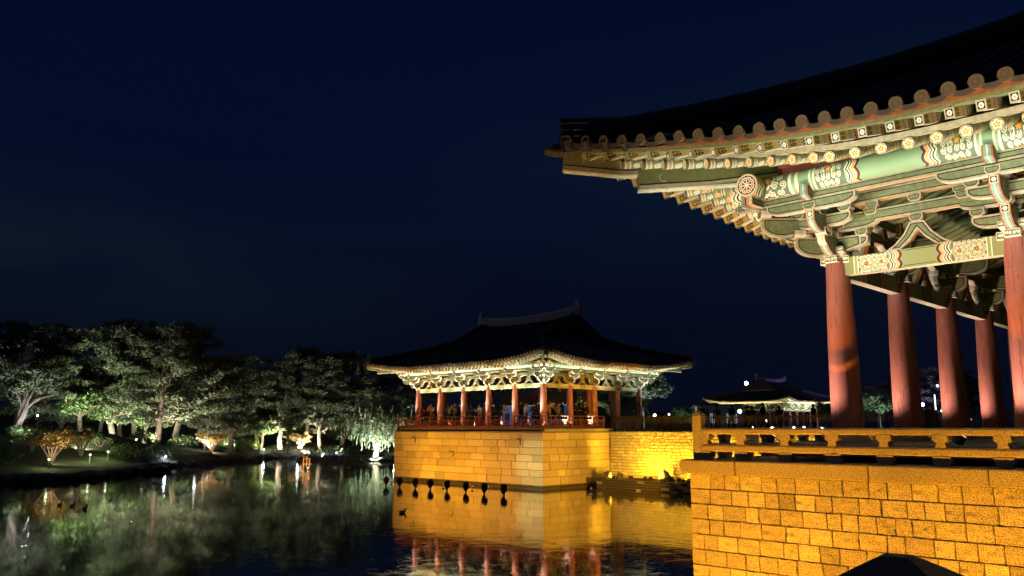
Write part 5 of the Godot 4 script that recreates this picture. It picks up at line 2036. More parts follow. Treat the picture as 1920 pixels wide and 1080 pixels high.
# one continuous body: tapered capsules joined by a smooth minimum, meshed as surface nets; clothes are coloured by the nearest bone
func body_mesh(pose: String, top: Color, legs: Color, skin: Color) -> ArrayMesh:
	var key := "body_" + pose + top.to_html() + legs.to_html()
	if cache.has(key):
		return cache[key]
	var j := skeleton(pose)
	var lw: Vector3 = j.lw
	var rw: Vector3 = j.rw
	var lf: Vector3 = lw + (lw - j.le).normalized() * 0.13
	var rf: Vector3 = rw + (rw - j.re).normalized() * 0.13
	var bones := [
		[j.hip, j.chest, 0.135, 0.15, 1], [j.chest, (j.ls + j.rs) * 0.5, 0.15, 0.11, 1], [j.ls, j.rs, 0.075, 0.075, 1], [j.neck - Vector3(0, 0.03, 0), j.head, 0.055, 0.055, 0],
		[j.head + Vector3(0, 0.045, -0.015), j.head + Vector3(0, -0.035, 0.022), 0.094, 0.074, 0], [j.head + Vector3(0, -0.005, 0.085), j.head + Vector3(0, -0.03, 0.105), 0.014, 0.018, 0],
		[j.ls, j.le, 0.062, 0.048, 1], [j.rs, j.re, 0.062, 0.048, 1], [j.le, lw, 0.048, 0.036, 1], [j.re, rw, 0.048, 0.036, 1], [lw, lf, 0.034, 0.03, 0], [rw, rf, 0.034, 0.03, 0],
		[j.lh, j.lk, 0.105, 0.065, 2], [j.rh, j.rk, 0.105, 0.065, 2], [j.lk, j.la, 0.066, 0.045, 2], [j.rk, j.ra, 0.066, 0.045, 2], [j.la, j.la + Vector3(0.02, -0.045, 0.16), 0.048, 0.038, 3], [j.ra, j.ra + Vector3(-0.02, -0.045, 0.16), 0.048, 0.038, 3]]
	var cs := 0.03
	var lo := Vector3(-0.45, -0.06, -0.5)
	var nx := 31
	var ny := 63
	var nz := 36
	var field := PackedFloat32Array()
	field.resize(nx * ny * nz)
	field.fill(1.0)
	for b in bones:
		var a: Vector3 = b[0]
		var e: Vector3 = b[1]
		var r: float = maxf(b[2], b[3]) + 0.1
		var mn := Vector3(minf(a.x, e.x) - r, minf(a.y, e.y) - r, minf(a.z, e.z) - r) - lo
		var mx := Vector3(maxf(a.x, e.x) + r, maxf(a.y, e.y) + r, maxf(a.z, e.z) + r) - lo
		var ab := e - a
		var l2 := maxf(ab.length_squared(), 1e-6)
		for iz in range(maxi(int(mn.z / cs), 0), mini(int(mx.z / cs) + 1, nz)):
			for iy in range(maxi(int(mn.y / cs), 0), mini(int(mx.y / cs) + 1, ny)):
				for ix in range(maxi(int(mn.x / cs), 0), mini(int(mx.x / cs) + 1, nx)):
					var p := lo + Vector3(ix, iy, iz) * cs
					var t := clampf((p - a).dot(ab) / l2, 0.0, 1.0)
					var d := p.distance_to(a + ab * t) - lerpf(b[2], b[3], t)
					var k := (iz * ny + iy) * nx + ix
					var o := field[k]
					var h := clampf(0.5 + 0.5 * (o - d) / 0.035, 0.0, 1.0)
					field[k] = lerpf(o, d, h) - 0.035 * h * (1.0 - h)
	var idx := {}
	var vs := []
	var ns := []
	var cols := []
	var cc := [skin, top, legs, Color(0.03, 0.03, 0.03)]
	for iz in nz - 1:
		for iy in ny - 1:
			for ix in nx - 1:
				var k := (iz * ny + iy) * nx + ix
				var s := 0
				var acc := Vector3.ZERO
				var cnt := 0
				var f := []
				for q in 8:
					f.append(field[k + (q & 1) + ((q >> 1) & 1) * nx + (q >> 2) * nx * ny])
					if f[q] < 0.0:
						s += 1
				if s == 0 or s == 8:
					continue
				for q in 8:
					for ax in 3:
						var w := q | (1 << ax)
						if w != q and (f[q] < 0.0) != (f[w] < 0.0):
							var t: float = f[q] / (f[q] - f[w])
							var pa := Vector3(q & 1, (q >> 1) & 1, q >> 2)
							var pb := Vector3(w & 1, (w >> 1) & 1, w >> 2)
							acc += pa.lerp(pb, t)
							cnt += 1
				var p := lo + (Vector3(ix, iy, iz) + acc / cnt) * cs
				idx[k] = vs.size()
				vs.append(p)
				ns.append(Vector3(f[1] + f[3] + f[5] + f[7] - f[0] - f[2] - f[4] - f[6], f[2] + f[3] + f[6] + f[7] - f[0] - f[1] - f[4] - f[5], f[4] + f[5] + f[6] + f[7] - f[0] - f[1] - f[2] - f[3]).normalized())
				var best := 1e9
				var col: Color = top
				for b in bones:
					var q3 := Geometry3D.get_closest_point_to_segment(p, b[0], b[1])
					var d: float = p.distance_to(q3) - (b[2] + b[3]) * 0.5
					if d < best:
						best = d
						col = cc[b[4]]
				cols.append(col)
	var mb := MB.new()
	for iz in range(1, nz - 1):
		for iy in range(1, ny - 1):
			for ix in range(1, nx - 1):
				var k := (iz * ny + iy) * nx + ix
				for ax in 3:
					var st: int = [1, nx, nx * ny][ax]
					if (field[k] < 0.0) == (field[k + st] < 0.0):
						continue
					var u: int = [nx, nx * ny, 1][ax]
					var w: int = [nx * ny, 1, nx][ax]
					var q := [k - u - w, k - w, k, k - u]
					if not (idx.has(q[0]) and idx.has(q[1]) and idx.has(q[2]) and idx.has(q[3])):
						continue
					if field[k] >= 0.0:
						q.reverse()
					var ii := q.map(func(x): return idx[x])
					mb.smooth_quad([vs[ii[0]], vs[ii[1]], vs[ii[2]], vs[ii[3]]], [ns[ii[0]], ns[ii[1]], ns[ii[2]], ns[ii[3]]], [cols[ii[0]], cols[ii[1]], cols[ii[2]], cols[ii[3]]], [Vector2.ZERO, Vector2.ZERO, Vector2.ZERO, Vector2.ZERO])
	cache[key] = mb.mesh(M.cloth)
	return cache[key]

func person(label: String, group: String, at: Vector3, yaw: float, pose: String, top: Color, legs: Color, hair := "short", tall := 1.0, hat := Color(0, 0, 0, 0)) -> void:
	var o := thing("person", label, "person", group, at, yaw)
	o.scale = Vector3.ONE * tall
	put("body", body_mesh(pose, top * 0.6, legs * 0.7, lin(0.3, 0.18, 0.125)), o)
	var hd: Vector3 = skeleton(pose).head
	var hk := "hair_" + hair
	if not cache.has(hk):
		var mb := MB.new()
		mb.lump(Vector3(0, 0.05, -0.022), Vector3(0.105, 0.098, 0.108), 0.12, 3, Color.WHITE, 8, 12)
		if hair == "long":
			mb.lump(Vector3(0, -0.07, -0.075), Vector3(0.095, 0.17, 0.05), 0.15, 4, Color.WHITE, 8, 10)
		cache[hk] = mb.mesh(M.hair)
	put("hair", cache[hk], o, Transform3D(Basis.IDENTITY, hd))
	if hat.a > 0.0:
		var mb := MB.new()
		mb.lathe([[0.115, 0.07], [0.112, 0.12], [0.085, 0.165], [0.01, 0.18]], 14, Transform3D.IDENTITY, [hat], true)
		mb.box(at3(0, 0.075, 0.13), Vector3(0.15, 0.012, 0.1), hat, 0.004)
		put("cap", mb.mesh(M.cloth), o, Transform3D(Basis.IDENTITY, hd))
	if pose == "photo" or pose == "phone":
		var mb := MB.new()
		mb.box(at3(0, 0, 0), Vector3(0.15, 0.075, 0.01) if pose == "photo" else Vector3(0.075, 0.15, 0.01), lin(0.02, 0.02, 0.02), 0.003)
		put("phone", mb.mesh(M.cloth), o, at3(0 if pose == "photo" else -0.06, 1.53 if pose == "photo" else 1.38, 0.45 if pose == "photo" else 0.4))

func on_x(x: float, plane_x: float) -> float:      # z of the point of the plane X = plane_x under a bearing
	var q := (x - 960.0) / 1561.0
	return -plane_x * (1.0 - q) / (1.0 + q)

func on_z(x: float, plane_z: float) -> float:
	var q := (x - 960.0) / 1561.0
	return -plane_z * (1.0 + q) / (1.0 - q)

func build_people() -> void:
	var y := 3.66
	var red := lin(0.42, 0.03, 0.03)
	var pink := lin(0.36, 0.22, 0.2)
	var whi := lin(0.4, 0.39, 0.37)
	var blk := lin(0.015, 0.015, 0.017)
	var gry := lin(0.16, 0.16, 0.17)
	var nav := lin(0.03, 0.04, 0.09)
	var bei := lin(0.38, 0.28, 0.19)
	var g1 := "visitors along the far pavilion's railing"
	var south := -PI / 2
	var list := [
		[791.0, 38.9, "standing", red, blk, "short", "red top, first from the railing's left end"],
		[809.0, 38.7, "photo", pink, gry, "long", "pale pink top raising a phone, second from the railing's left end"],
		[829.0, 39.3, "phone", blk, gry, "short", "black top looking at a phone, right of the second column"],
		[840.0, 38.8, "folded", bei, gry, "long", "beige top with folded arms left of the third column"],
		[853.0, 38.6, "photo", gry, blk, "short", "dark grey top photographing, just left of the third column"],
		[872.0, 38.7, "photo", whi, nav, "short", "white shirt raising a phone, right of the third column"],
		[884.0, 39.4, "standing", gry, blk, "long", "grey top standing behind the one in the white shirt"],
		[899.0, 38.7, "phone", whi, red, "long", "white top and red skirt holding a phone left of the fourth column"],
		[909.0, 39.2, "standing", bei, blk, "short", "beige top beside the fourth column"],
		[928.0, 38.6, "lean", blk, blk, "long", "black top leaning on the railing right of the fourth column"],
		[938.0, 38.9, "standing", blk, nav, "short", "black jacket and dark cap between the fourth and fifth columns"],
		[951.0, 38.6, "lean", whi, blk, "long", "white sleeves leaning on the railing left of the fifth column"],
		[977.0, 39.2, "standing", blk, blk, "long", "black clothes and long hair right of the fifth column"],
		[986.0, 38.8, "folded", whi, blk, "short", "white hooded top seen from behind before the blue screen"],
		[1001.0, 38.7, "phone", blk, blk, "short", "black jacket looking at a phone before the corner column"],
		[1010.0, 39.3, "standing", nav, blk, "short", "navy top just left of the corner column"]]
	for i in list.size():
		var q: Array = list[i]
		var p := Vector3(q[1], y, on_x(q[0], q[1]))
		var back := String(q[6]).contains("from behind")
		person("person in a " + String(q[6]), g1, p, (south + PI * 0.9) if back else south + 0.5 * sin(i * 2.3), q[2], q[3], q[4], q[5], 0.98 + 0.05 * sin(i * 1.7), lin(0.02, 0.02, 0.02) if i == 10 else Color(0, 0, 0, 0))
	var list2 := [
		[1029.0, -36.4, "photo", bei, blk, "long", "beige sleeve raising a phone right of the corner column"],
		[1038.0, -36.6, "standing", blk, blk, "short", "black top standing second right of the corner column"],
		[1046.0, -36.3, "phone", gry, blk, "long", "grey top holding a phone over the fretwork panels"],
		[1054.0, -36.9, "standing", blk, nav, "short", "dark clothes left of the second right-hand column"],
		[1080.0, -36.4, "folded", blk, blk, "long", "black top with folded arms right of the second right-hand column"],
		[1087.0, -37.0, "standing", nav, blk, "short", "navy top behind the one with the yellow cap"],
		[1095.0, -36.3, "lean", blk, blk, "short", "yellow cap leaning over the railing"],
		[1142.0, -36.6, "standing", whi, blk, "short", "white shirt seen from the side near the right end of the railing"]]
	for i in list2.size():
		var q: Array = list2[i]
		person("person in a " + String(q[6]) if not String(q[6]).begins_with("dark clothes") and not String(q[6]).begins_with("yellow") else "person with " + String(q[6]), g1, Vector3(on_z(q[0], q[1]), y, q[1]), 0.5 * sin(i * 2.9), q[2], q[3], q[4], q[5], 1.0 + 0.05 * cos(i * 1.9), lin(0.65, 0.42, 0.06) if i == 6 else Color(0, 0, 0, 0))
	var g2 := "people walking on the bank behind the picket fence"
	var walkers := [[1186.0, 48.0, gry, "pale grey coat just right of the far pavilion's last column but one"], [1197.0, 49.5, nav, "dark jacket and white cap beside the last column"], [1240.0, 47.0, blk, "black coat left of the stone corner post"], [1216.0, 52.0, bei, "beige coat among the lights behind the fence"], [1316.0, 46.5, blk, "dark coat, first right of the stone corner post"], [1328.0, 50.0, gry, "grey coat, second right of the stone corner post"], [1345.0, 46.0, nav, "navy coat before the pale low building"], [1373.0, 48.0, blk, "black coat left of the bright lamp on the fence"], [1402.0, 47.0, blk, "dark hood, first right of the bright lamp on the fence"], [1411.0, 49.0, gry, "grey top, second right of the bright lamp"], [1431.0, 46.5, blk, "black clothes under the distant pavilion's middle bay"], [1463.0, 47.0, nav, "navy clothes below the distant pavilion's corner"], [1527.0, 48.0, blk, "dark clothes at the distant pavilion's right end"], [1741.0, 62.0, blk, "dark silhouette between the second and third red columns"], [1757.0, 66.0, nav, "lower dark silhouette beside the third red column"]]
	for i in walkers.size():
		var q: Array = walkers[i]
		person("person in a " + String(q[3]) if not (String(q[3]).begins_with("dark clothes") or String(q[3]).begins_with("black clothes") or String(q[3]).begins_with("navy clothes")) else "person in " + String(q[3]), g2, Vector3(q[1], 3.4, on_x(q[0], q[1])), i * 1.3, "walk" if i % 3 else "standing", q[2], blk, "long" if i % 2 else "short", 0.97 + 0.06 * sin(i * 2.1), lin(0.6, 0.6, 0.6) if i == 1 else Color(0, 0, 0, 0))

func duck(label: String, at: Vector3, yaw: float) -> void:
	var o := thing("duck", label, "duck", "ducks on the pond", at, yaw)
	if not cache.has("duck"):
		var dk := lin(0.05, 0.04, 0.03)
		var mb := MB.new()
		var path := []
		var rad := []
		for q in [[-0.26, 0.1, 0.012], [-0.2, 0.085, 0.045], [-0.1, 0.065, 0.085], [0.02, 0.06, 0.1], [0.11, 0.07, 0.08], [0.16, 0.1, 0.05], [0.175, 0.16, 0.036], [0.17, 0.21, 0.034], [0.18, 0.245, 0.045], [0.205, 0.255, 0.046], [0.24, 0.25, 0.03], [0.265, 0.245, 0.018], [0.31, 0.235, 0.014]]:
			path.append(Vector3(0, q[1], q[0]))
			rad.append(q[2])
		mb.tube(path, rad, 10, [dk, dk, dk * 1.6, dk * 1.6, dk, dk, dk * 0.7, dk * 0.7, dk * 0.7, dk * 0.7, dk * 0.7, lin(0.2, 0.14, 0.03), lin(0.2, 0.14, 0.03)], true)
		cache["duck"] = mb.mesh(M.feather)
		mb = MB.new()
		for sg in [-1.0, 1.0]:
			mb.lump(Vector3(0.075 * sg, 0.09, -0.05), Vector3(0.03, 0.05, 0.14), 0.1, 9, dk * 1.3, 6, 8)
		cache["duck_wing"] = mb.mesh(M.feather)
	o.scale = Vector3.ONE * 0.72
	put("body", cache.duck, o)
	put("wings", cache.duck_wing, o)
# ---------------------------------------------------------------- the scene
func sky_image() -> ImageTexture:
	var w := 1024
	var h := 512
	var im := Image.create(w, h, false, Image.FORMAT_RGBF)
	var ns := FastNoiseLite.new()
	ns.seed = 8
	ns.frequency = 0.9
	ns.fractal_octaves = 4
	# thin night clouds lit by the town, all round the sky: [bearing, height, half width, half height, strength]
	var banks := [[18.0, 12.0, 24.0, 6.0, 0.9], [66.0, 4.5, 16.0, 4.0, 0.7], [120.0, 14.0, 30.0, 7.0, 0.8], [185.0, 10.0, 26.0, 5.0, 1.0], [250.0, 16.0, 22.0, 7.0, 0.7], [305.0, 8.0, 28.0, 5.0, 0.9], [345.0, 22.0, 20.0, 8.0, 0.6]]
	for y in h:
		var el := PI * (0.5 - (y + 0.5) / h)
		var up := clampf(sin(el), 0.0, 1.0)
		var base := lin(0.0014, 0.0022, 0.0078).lerp(lin(0.0012, 0.0038, 0.0195), smoothstep(0.0, 0.35, up))
		base = base.lerp(lin(0.0009, 0.0024, 0.0140), smoothstep(0.35, 0.9, up))
		for x in w:
			var az := 360.0 * ((x + 0.5) / w - 0.5)      # bearing from -z towards +x
			var ra := deg_to_rad(az)
			var n := 0.65 + 0.7 * ns.get_noise_3d(sin(ra) * 2.0, el * 6.0, -cos(ra) * 2.0)
			var cl := 0.0
			for k in banks:
				var da: float = absf(wrapf(az - k[0], -180.0, 180.0)) / k[2]
				var de: float = (rad_to_deg(el) - k[1]) / k[3]
				cl += k[4] * exp(-da * da - de * de)
			im.set_pixel(x, y, base + lin(0.0050, 0.0115, 0.0085) * cl * clampf(n, 0.0, 1.2))
	return ImageTexture.create_from_image(im)

func _ready() -> void:
	# camera, sky, moon
	var cam := Camera3D.new()
	cam.name = "camera"
	add_child(cam)
	cam.position = Vector3(0, EYE, 0)
	cam.rotation = Vector3(deg_to_rad(9.69), deg_to_rad(-45.0), 0)
	cam.keep_aspect = Camera3D.KEEP_HEIGHT
	cam.fov = 38.65
	cam.near = 0.1
	cam.far = 4000.0
	cam.current = true
	var env := Environment.new()
	env.background_mode = Environment.BG_SKY
	env.sky = Sky.new()
	var sm := PanoramaSkyMaterial.new()
	sm.panorama = sky_image()
	env.sky.sky_material = sm
	env.background_energy_multiplier = 1.0
	env.tonemap_mode = Environment.TONE_MAPPER_LINEAR
	env.tonemap_exposure = 1.0
	env.sdfgi_enabled = true
	env.ssao_enabled = true
	env.ssil_enabled = true
	var we := WorldEnvironment.new()
	we.name = "world"
	we.environment = env
	add_child(we)
	var moon := DirectionalLight3D.new()
	moon.name = "moon"
	add_child(moon)
	moon.rotation = Vector3(deg_to_rad(-48), deg_to_rad(-112), 0)
	moon.light_color = Color(0.8, 0.88, 1.0)
	moon.light_energy = 0.035
	moon.light_angular_distance = 0.5
	moon.shadow_enabled = true
	moon.sky_mode = DirectionalLight3D.SKY_MODE_LIGHT_ONLY
	make_materials()
	make_pieces()
	build_ground()
	build_near_terrace()
	build_far_platform()
	# the three pavilions
	var near := thing("wooden_pavilion", "large painted pavilion close by on the right, green brackets and red columns", "pavilion", "painted pavilions round the pond", Vector3(17.605, 3.43, 0.894))
	rslope = 0.42
	pavilion(near, [0, 3], false, 2.75)
	rslope = 0.36
	flare = 0.42
	var far := thing("wooden_pavilion", "lit pavilion standing on the high stone platform across the water", "pavilion", "painted pavilions round the pond", Vector3(43.2, 3.64, -41.65))
	pavilion(far, [], true)
	var third := far.duplicate()
	third.name = "wooden_pavilion_002"
	add_child(third, true)
	tag(third, "small distant pavilion seen between the stone post and the first red column", "pavilion", "painted pavilions round the pond")
	third.position = Vector3(131.9, 3.9, -68.9)
	third.rotation.y = PI / 2
	build_lamps()
	build_garden()
	build_garden_lamps()
	build_people()
	build_small_things()

func build_lamps() -> void:
	var sodium := Color(1.0, 0.40, 0.017)
	var amber := Color(1.0, 0.41, 0.018)
	var peach := Color(1.0, 0.46, 0.09)
	var leaf := Color(0.75, 1.0, 0.42)
	var cold := Color(0.88, 1.0, 0.93)
	var warm := Color(1.0, 0.93, 0.72)
	# floodlights on stakes before the far platform
	var xs := [727.0, 752.0, 781.0, 809.0, 840.0, 875.0, 909.0, 945.0]
	var ord := ["leftmost, beyond the platform's edge", "second from the left", "third from the left", "fourth from the left", "fifth from the left, mid row", "sixth from the left", "seventh, second from the right", "rightmost, nearest the corner"]
	for i in 8:
		var z := on_x(xs[i], 32.5)
		var c: Color = amber if i < 5 else peach
		if i == 6:
			c = leaf
		lamp("pond", "egg-shaped pond floodlight on a stake before the far platform, " + ord[i], "pond floodlights before the far platform", Vector3(32.5, 0.0, z), Vector3(37.0, 1.9 if i != 6 else 1.4, z - [4.6, 3.2, 2.0, 1.0, 0.6, 0.4, 0.3, 0.2][i]), c, [38.0, 36.0, 30.0, 23.0, 19.0, 17.0, 15.0, 17.0][i], 52.0 if i != 6 else 24.0, 0.95)
	# lamps in the planter, up the bank wall and the platform's right face
	var pl := [[1.0, 1.9, 43.3, -32.2, 6.0, "left-hand"], [1.25, 3.2, 43.5, -29.8, 9.0, "middle"], [1.0, 5.4, 43.5, -27.6, 8.0, "right-hand"], [0.6, 0.9, 40.4, -34.4, 5.0, "turned back towards the platform"], [1.2, 8.6, 43.5, -24.0, 9.0, "hidden behind the near terrace"], [1.2, 13.0, 43.5, -19.5, 8.0, "farthest along behind the near terrace"]]
	for q in pl:
		var p := Vector3(40.6 + q[0], 0.53, -33.2 + q[1])
		lamp("box", "square floodlight in the planter bed, " + String(q[5]), "floodlights in the planter bed", p, Vector3(q[2], 2.0, q[3]), Color(1.0, 0.51, 0.02), q[4] * 5.0, 62.0)
	lamp("pond", "pond floodlight aimed at the platform's narrow right face", "", Vector3(36.5, 0.0, -22.5), Vector3(40.2, 2.0, -34.4), Color(1.0, 0.44, 0.025), 270.0, 24.0)
	# the same kind before the near terrace, below the picture
	for i in 4:
		var z := -7.6 + i * 2.6
		lamp("pond", "pond floodlight before the near terrace wall, %s from its far corner" % ORD[i], "pond floodlights before the near terrace", Vector3(6.9, 0.0, z), Vector3(10.9, 1.9, z + 0.9), sodium, 48.0, 58.0 if i == 1 else 37.0)
	# lamps in the water beside the near terrace, washing its eaves from below
	var up := [[6.2, -8.2, 11.0, -6.9, 7.5, Color(1.0, 0.74, 0.34), 150.0, "at its far corner"], [6.0, -5.9, 11.3, -5.2, 7.3, cold, 210.0, "before the first red column"], [6.0, -3.5, 11.3, -3.1, 7.3, cold, 210.0, "before the first bay"], [6.0, -1.1, 11.3, -0.8, 7.3, warm, 230.0, "before the second bay"], [6.0, 1.5, 11.3, 1.6, 7.3, warm, 200.0, "before the third bay"], [13.0, -9.6, 13.0, -6.4, 7.2, cold, 210.0, "at the side before the first bay"], [15.6, -9.6, 15.6, -6.4, 7.2, cold, 210.0, "at the side before the second bay"], [18.2, -9.6, 18.2, -6.4, 7.2, cold, 210.0, "at the side before the third bay"], [20.8, -9.6, 20.8, -6.4, 7.2, cold, 190.0, "at the side before the fourth bay"]]
	for q in up:
		lamp("pond", "steep pond floodlight washing the near pavilion's eaves, " + String(q[7]), "pond floodlights under the near eaves", Vector3(q[0], 0.0, q[1]), Vector3(q[2], q[4], q[3]), q[5], q[6] * 0.85, 21.0 if q[1] > -9.0 else 27.0)
	for q in [[-4.0, -12.5, 11.6, -6.2, "aimed at the corner brackets"], [-4.0, -9.5, 11.6, -4.0, "aimed at the first bay"], [-4.0, -6.5, 11.6, -1.6, "aimed at the second bay"]]:  # added fill lamps out of view, evening out the light on the brackets
		lamp("pond", "added unseen narrow fill floodlight on the near pavilion's brackets, " + String(q[4]), "added unseen fill floodlights for the near eaves", Vector3(q[0], 0.0, q[1]), Vector3(q[2], 6.45, q[3]), cold, 185.0, 6.0)
	for q in [[11.76, -6.2, 12.6, -5.36, "first corner column"], [11.76, -3.55, 12.6, -2.86, "near front column"], [14.2, -6.2, 15.1, -5.36, "second side column"], [16.7, -6.2, 17.6, -5.36, "third side column"], [19.2, -6.2, 20.1, -5.36, "fourth side column"]]:
		lamp("well", "small spotlight at the foot of the near pavilion's " + String(q[4]), "spotlights at the red columns' feet", Vector3(q[0], 3.44, q[1]), Vector3(q[2], 5.4, q[3]), Color(1.0, 0.68, 0.54), 7.5, 42.0, 0.6)
	# far pavilion: lamps behind the railing
	for i in 6:
		var z := -48.4 + i * 2.55
		lamp("box", "small floodlight behind the far pavilion's long railing, %s from the left" % ORD[i], "floodlights washing the far pavilion's eaves", Vector3(37.42, 3.47, z), Vector3(37.42, 7.6, z), warm if i % 3 == 1 else cold, 85.0, 34.0, 0.7)
	for i in 5:
		var x := 39.4 + i * 2.5
		lamp("box", "small floodlight under the far pavilion's right eave, %s from the corner" % ORD[i], "floodlights washing the far pavilion's eaves", Vector3(x, 3.47 if x < 43.6 else 3.41, -34.55), Vector3(x, 7.6, -34.6), Color(1.0, 0.6, 0.14) if i == 2 else cold, [50.0, 50.0, 50.0, 70.0, 70.0][i], 36.0, 0.7)
	for i in 6:  # added lamps, kept small, lighting the eave ends from outside
		var z := -48.6 + i * 2.7
		lamp("well", "small added spotlight at the foot of the platform's long face, %s from the left" % ORD[i], "added spotlights at the foot of the far platform", Vector3(34.4, 0.04, z), Vector3(36.1, 7.6, z), warm if i % 3 == 1 else cold, 125.0, 18.0, 0.7)
	for i in 4:  # the same added lamps for the right eave
		var x := 38.4 + i * 2.9
		lamp("well", "small added spotlight at the foot of the platform's right face, %s from the corner" % ORD[i], "added spotlights at the foot of the far platform", Vector3(x, (0.04 if x < 40.6 else 0.55) if x < 43.0 else 3.42, -31.8 if x < 43.0 else -33.6), Vector3(x, 7.6, -33.4 if x < 43.0 else -33.8), cold, 125.0 if x < 43.0 else 45.0, 18.0 if x < 43.0 else 34.0, 0.7)
	for q in [[37.9, -35.2, 38.2, -35.4, 1.6, "the corner one"], [37.6, -37.6, 38.2, -37.9, 0.8, "left of the corner"], [37.6, -40.2, 38.2, -40.4, 0.8, "second left of the corner"], [37.6, -42.7, 38.2, -42.9, 0.8, "third left of the corner"], [37.6, -45.2, 38.2, -45.4, 0.8, "fourth left of the corner"], [40.5, -35.0, 40.7, -35.4, 0.8, "first right of the corner"]]:
		lamp("well", "small spotlight at a red column of the far pavilion, " + String(q[5]), "spotlights at the far pavilion's columns", Vector3(q[0], 3.66, q[1]), Vector3(q[2], 5.4, q[3]), Color(1.0, 0.75, 0.62), q[4], 50.0, 0.6)
	var mast := lamp("box", "added unseen floodlight on a tall mast on the left bank, turned at the far pavilion's ridge", "", on_land(76.0, -50.5) + Vector3(0, 8.5, 0), Vector3(43.2, 11.6, -42.0), Color(0.95, 0.95, 1.0), 90.0, 7.0)  # added lamp and mast, out of view, to light the far ridge
	var mp := MB.new()
	mp.tube([Vector3(0, -8.8, 0), Vector3(0, 0.02, 0)], [0.09, 0.06], 8, [Color.WHITE], true)
	put("mast", mp.mesh(M.black_metal), mast)
	# distant pavilion
	var th := [[-7.2, 3.5, warm], [-7.2, 0.0, warm], [-7.2, -3.5, warm], [-4.5, 6.0, cold], [-1.0, 6.0, cold], [2.5, 6.0, cold], [5.5, 6.0, cold]]
	for i in th.size():
		var q: Array = th[i]
		var p := Vector3(131.9 + q[0], 3.4, -68.9 + q[1])
		lamp("box", "floodlight washing the distant pavilion's eaves, %s round from its left end" % ORD[i], "floodlights round the distant pavilion", p, p + Vector3(0.5 if i < 3 else 0.0, 4.0, 0.0 if i < 3 else -0.5), q[2], 180.0, 72.0, 0.8)

func omni(o: Node3D, p: Vector3, c: Color, e: float) -> void:
	var l := OmniLight3D.new()
	l.name = "bulb_light"
	o.add_child(l, true)
	l.position = p
	l.light_color = c.linear_to_srgb()
	l.light_energy = e
	l.light_size = 0.1
	l.omni_range = 60.0
	l.omni_attenuation = 2.0
	l.shadow_enabled = true

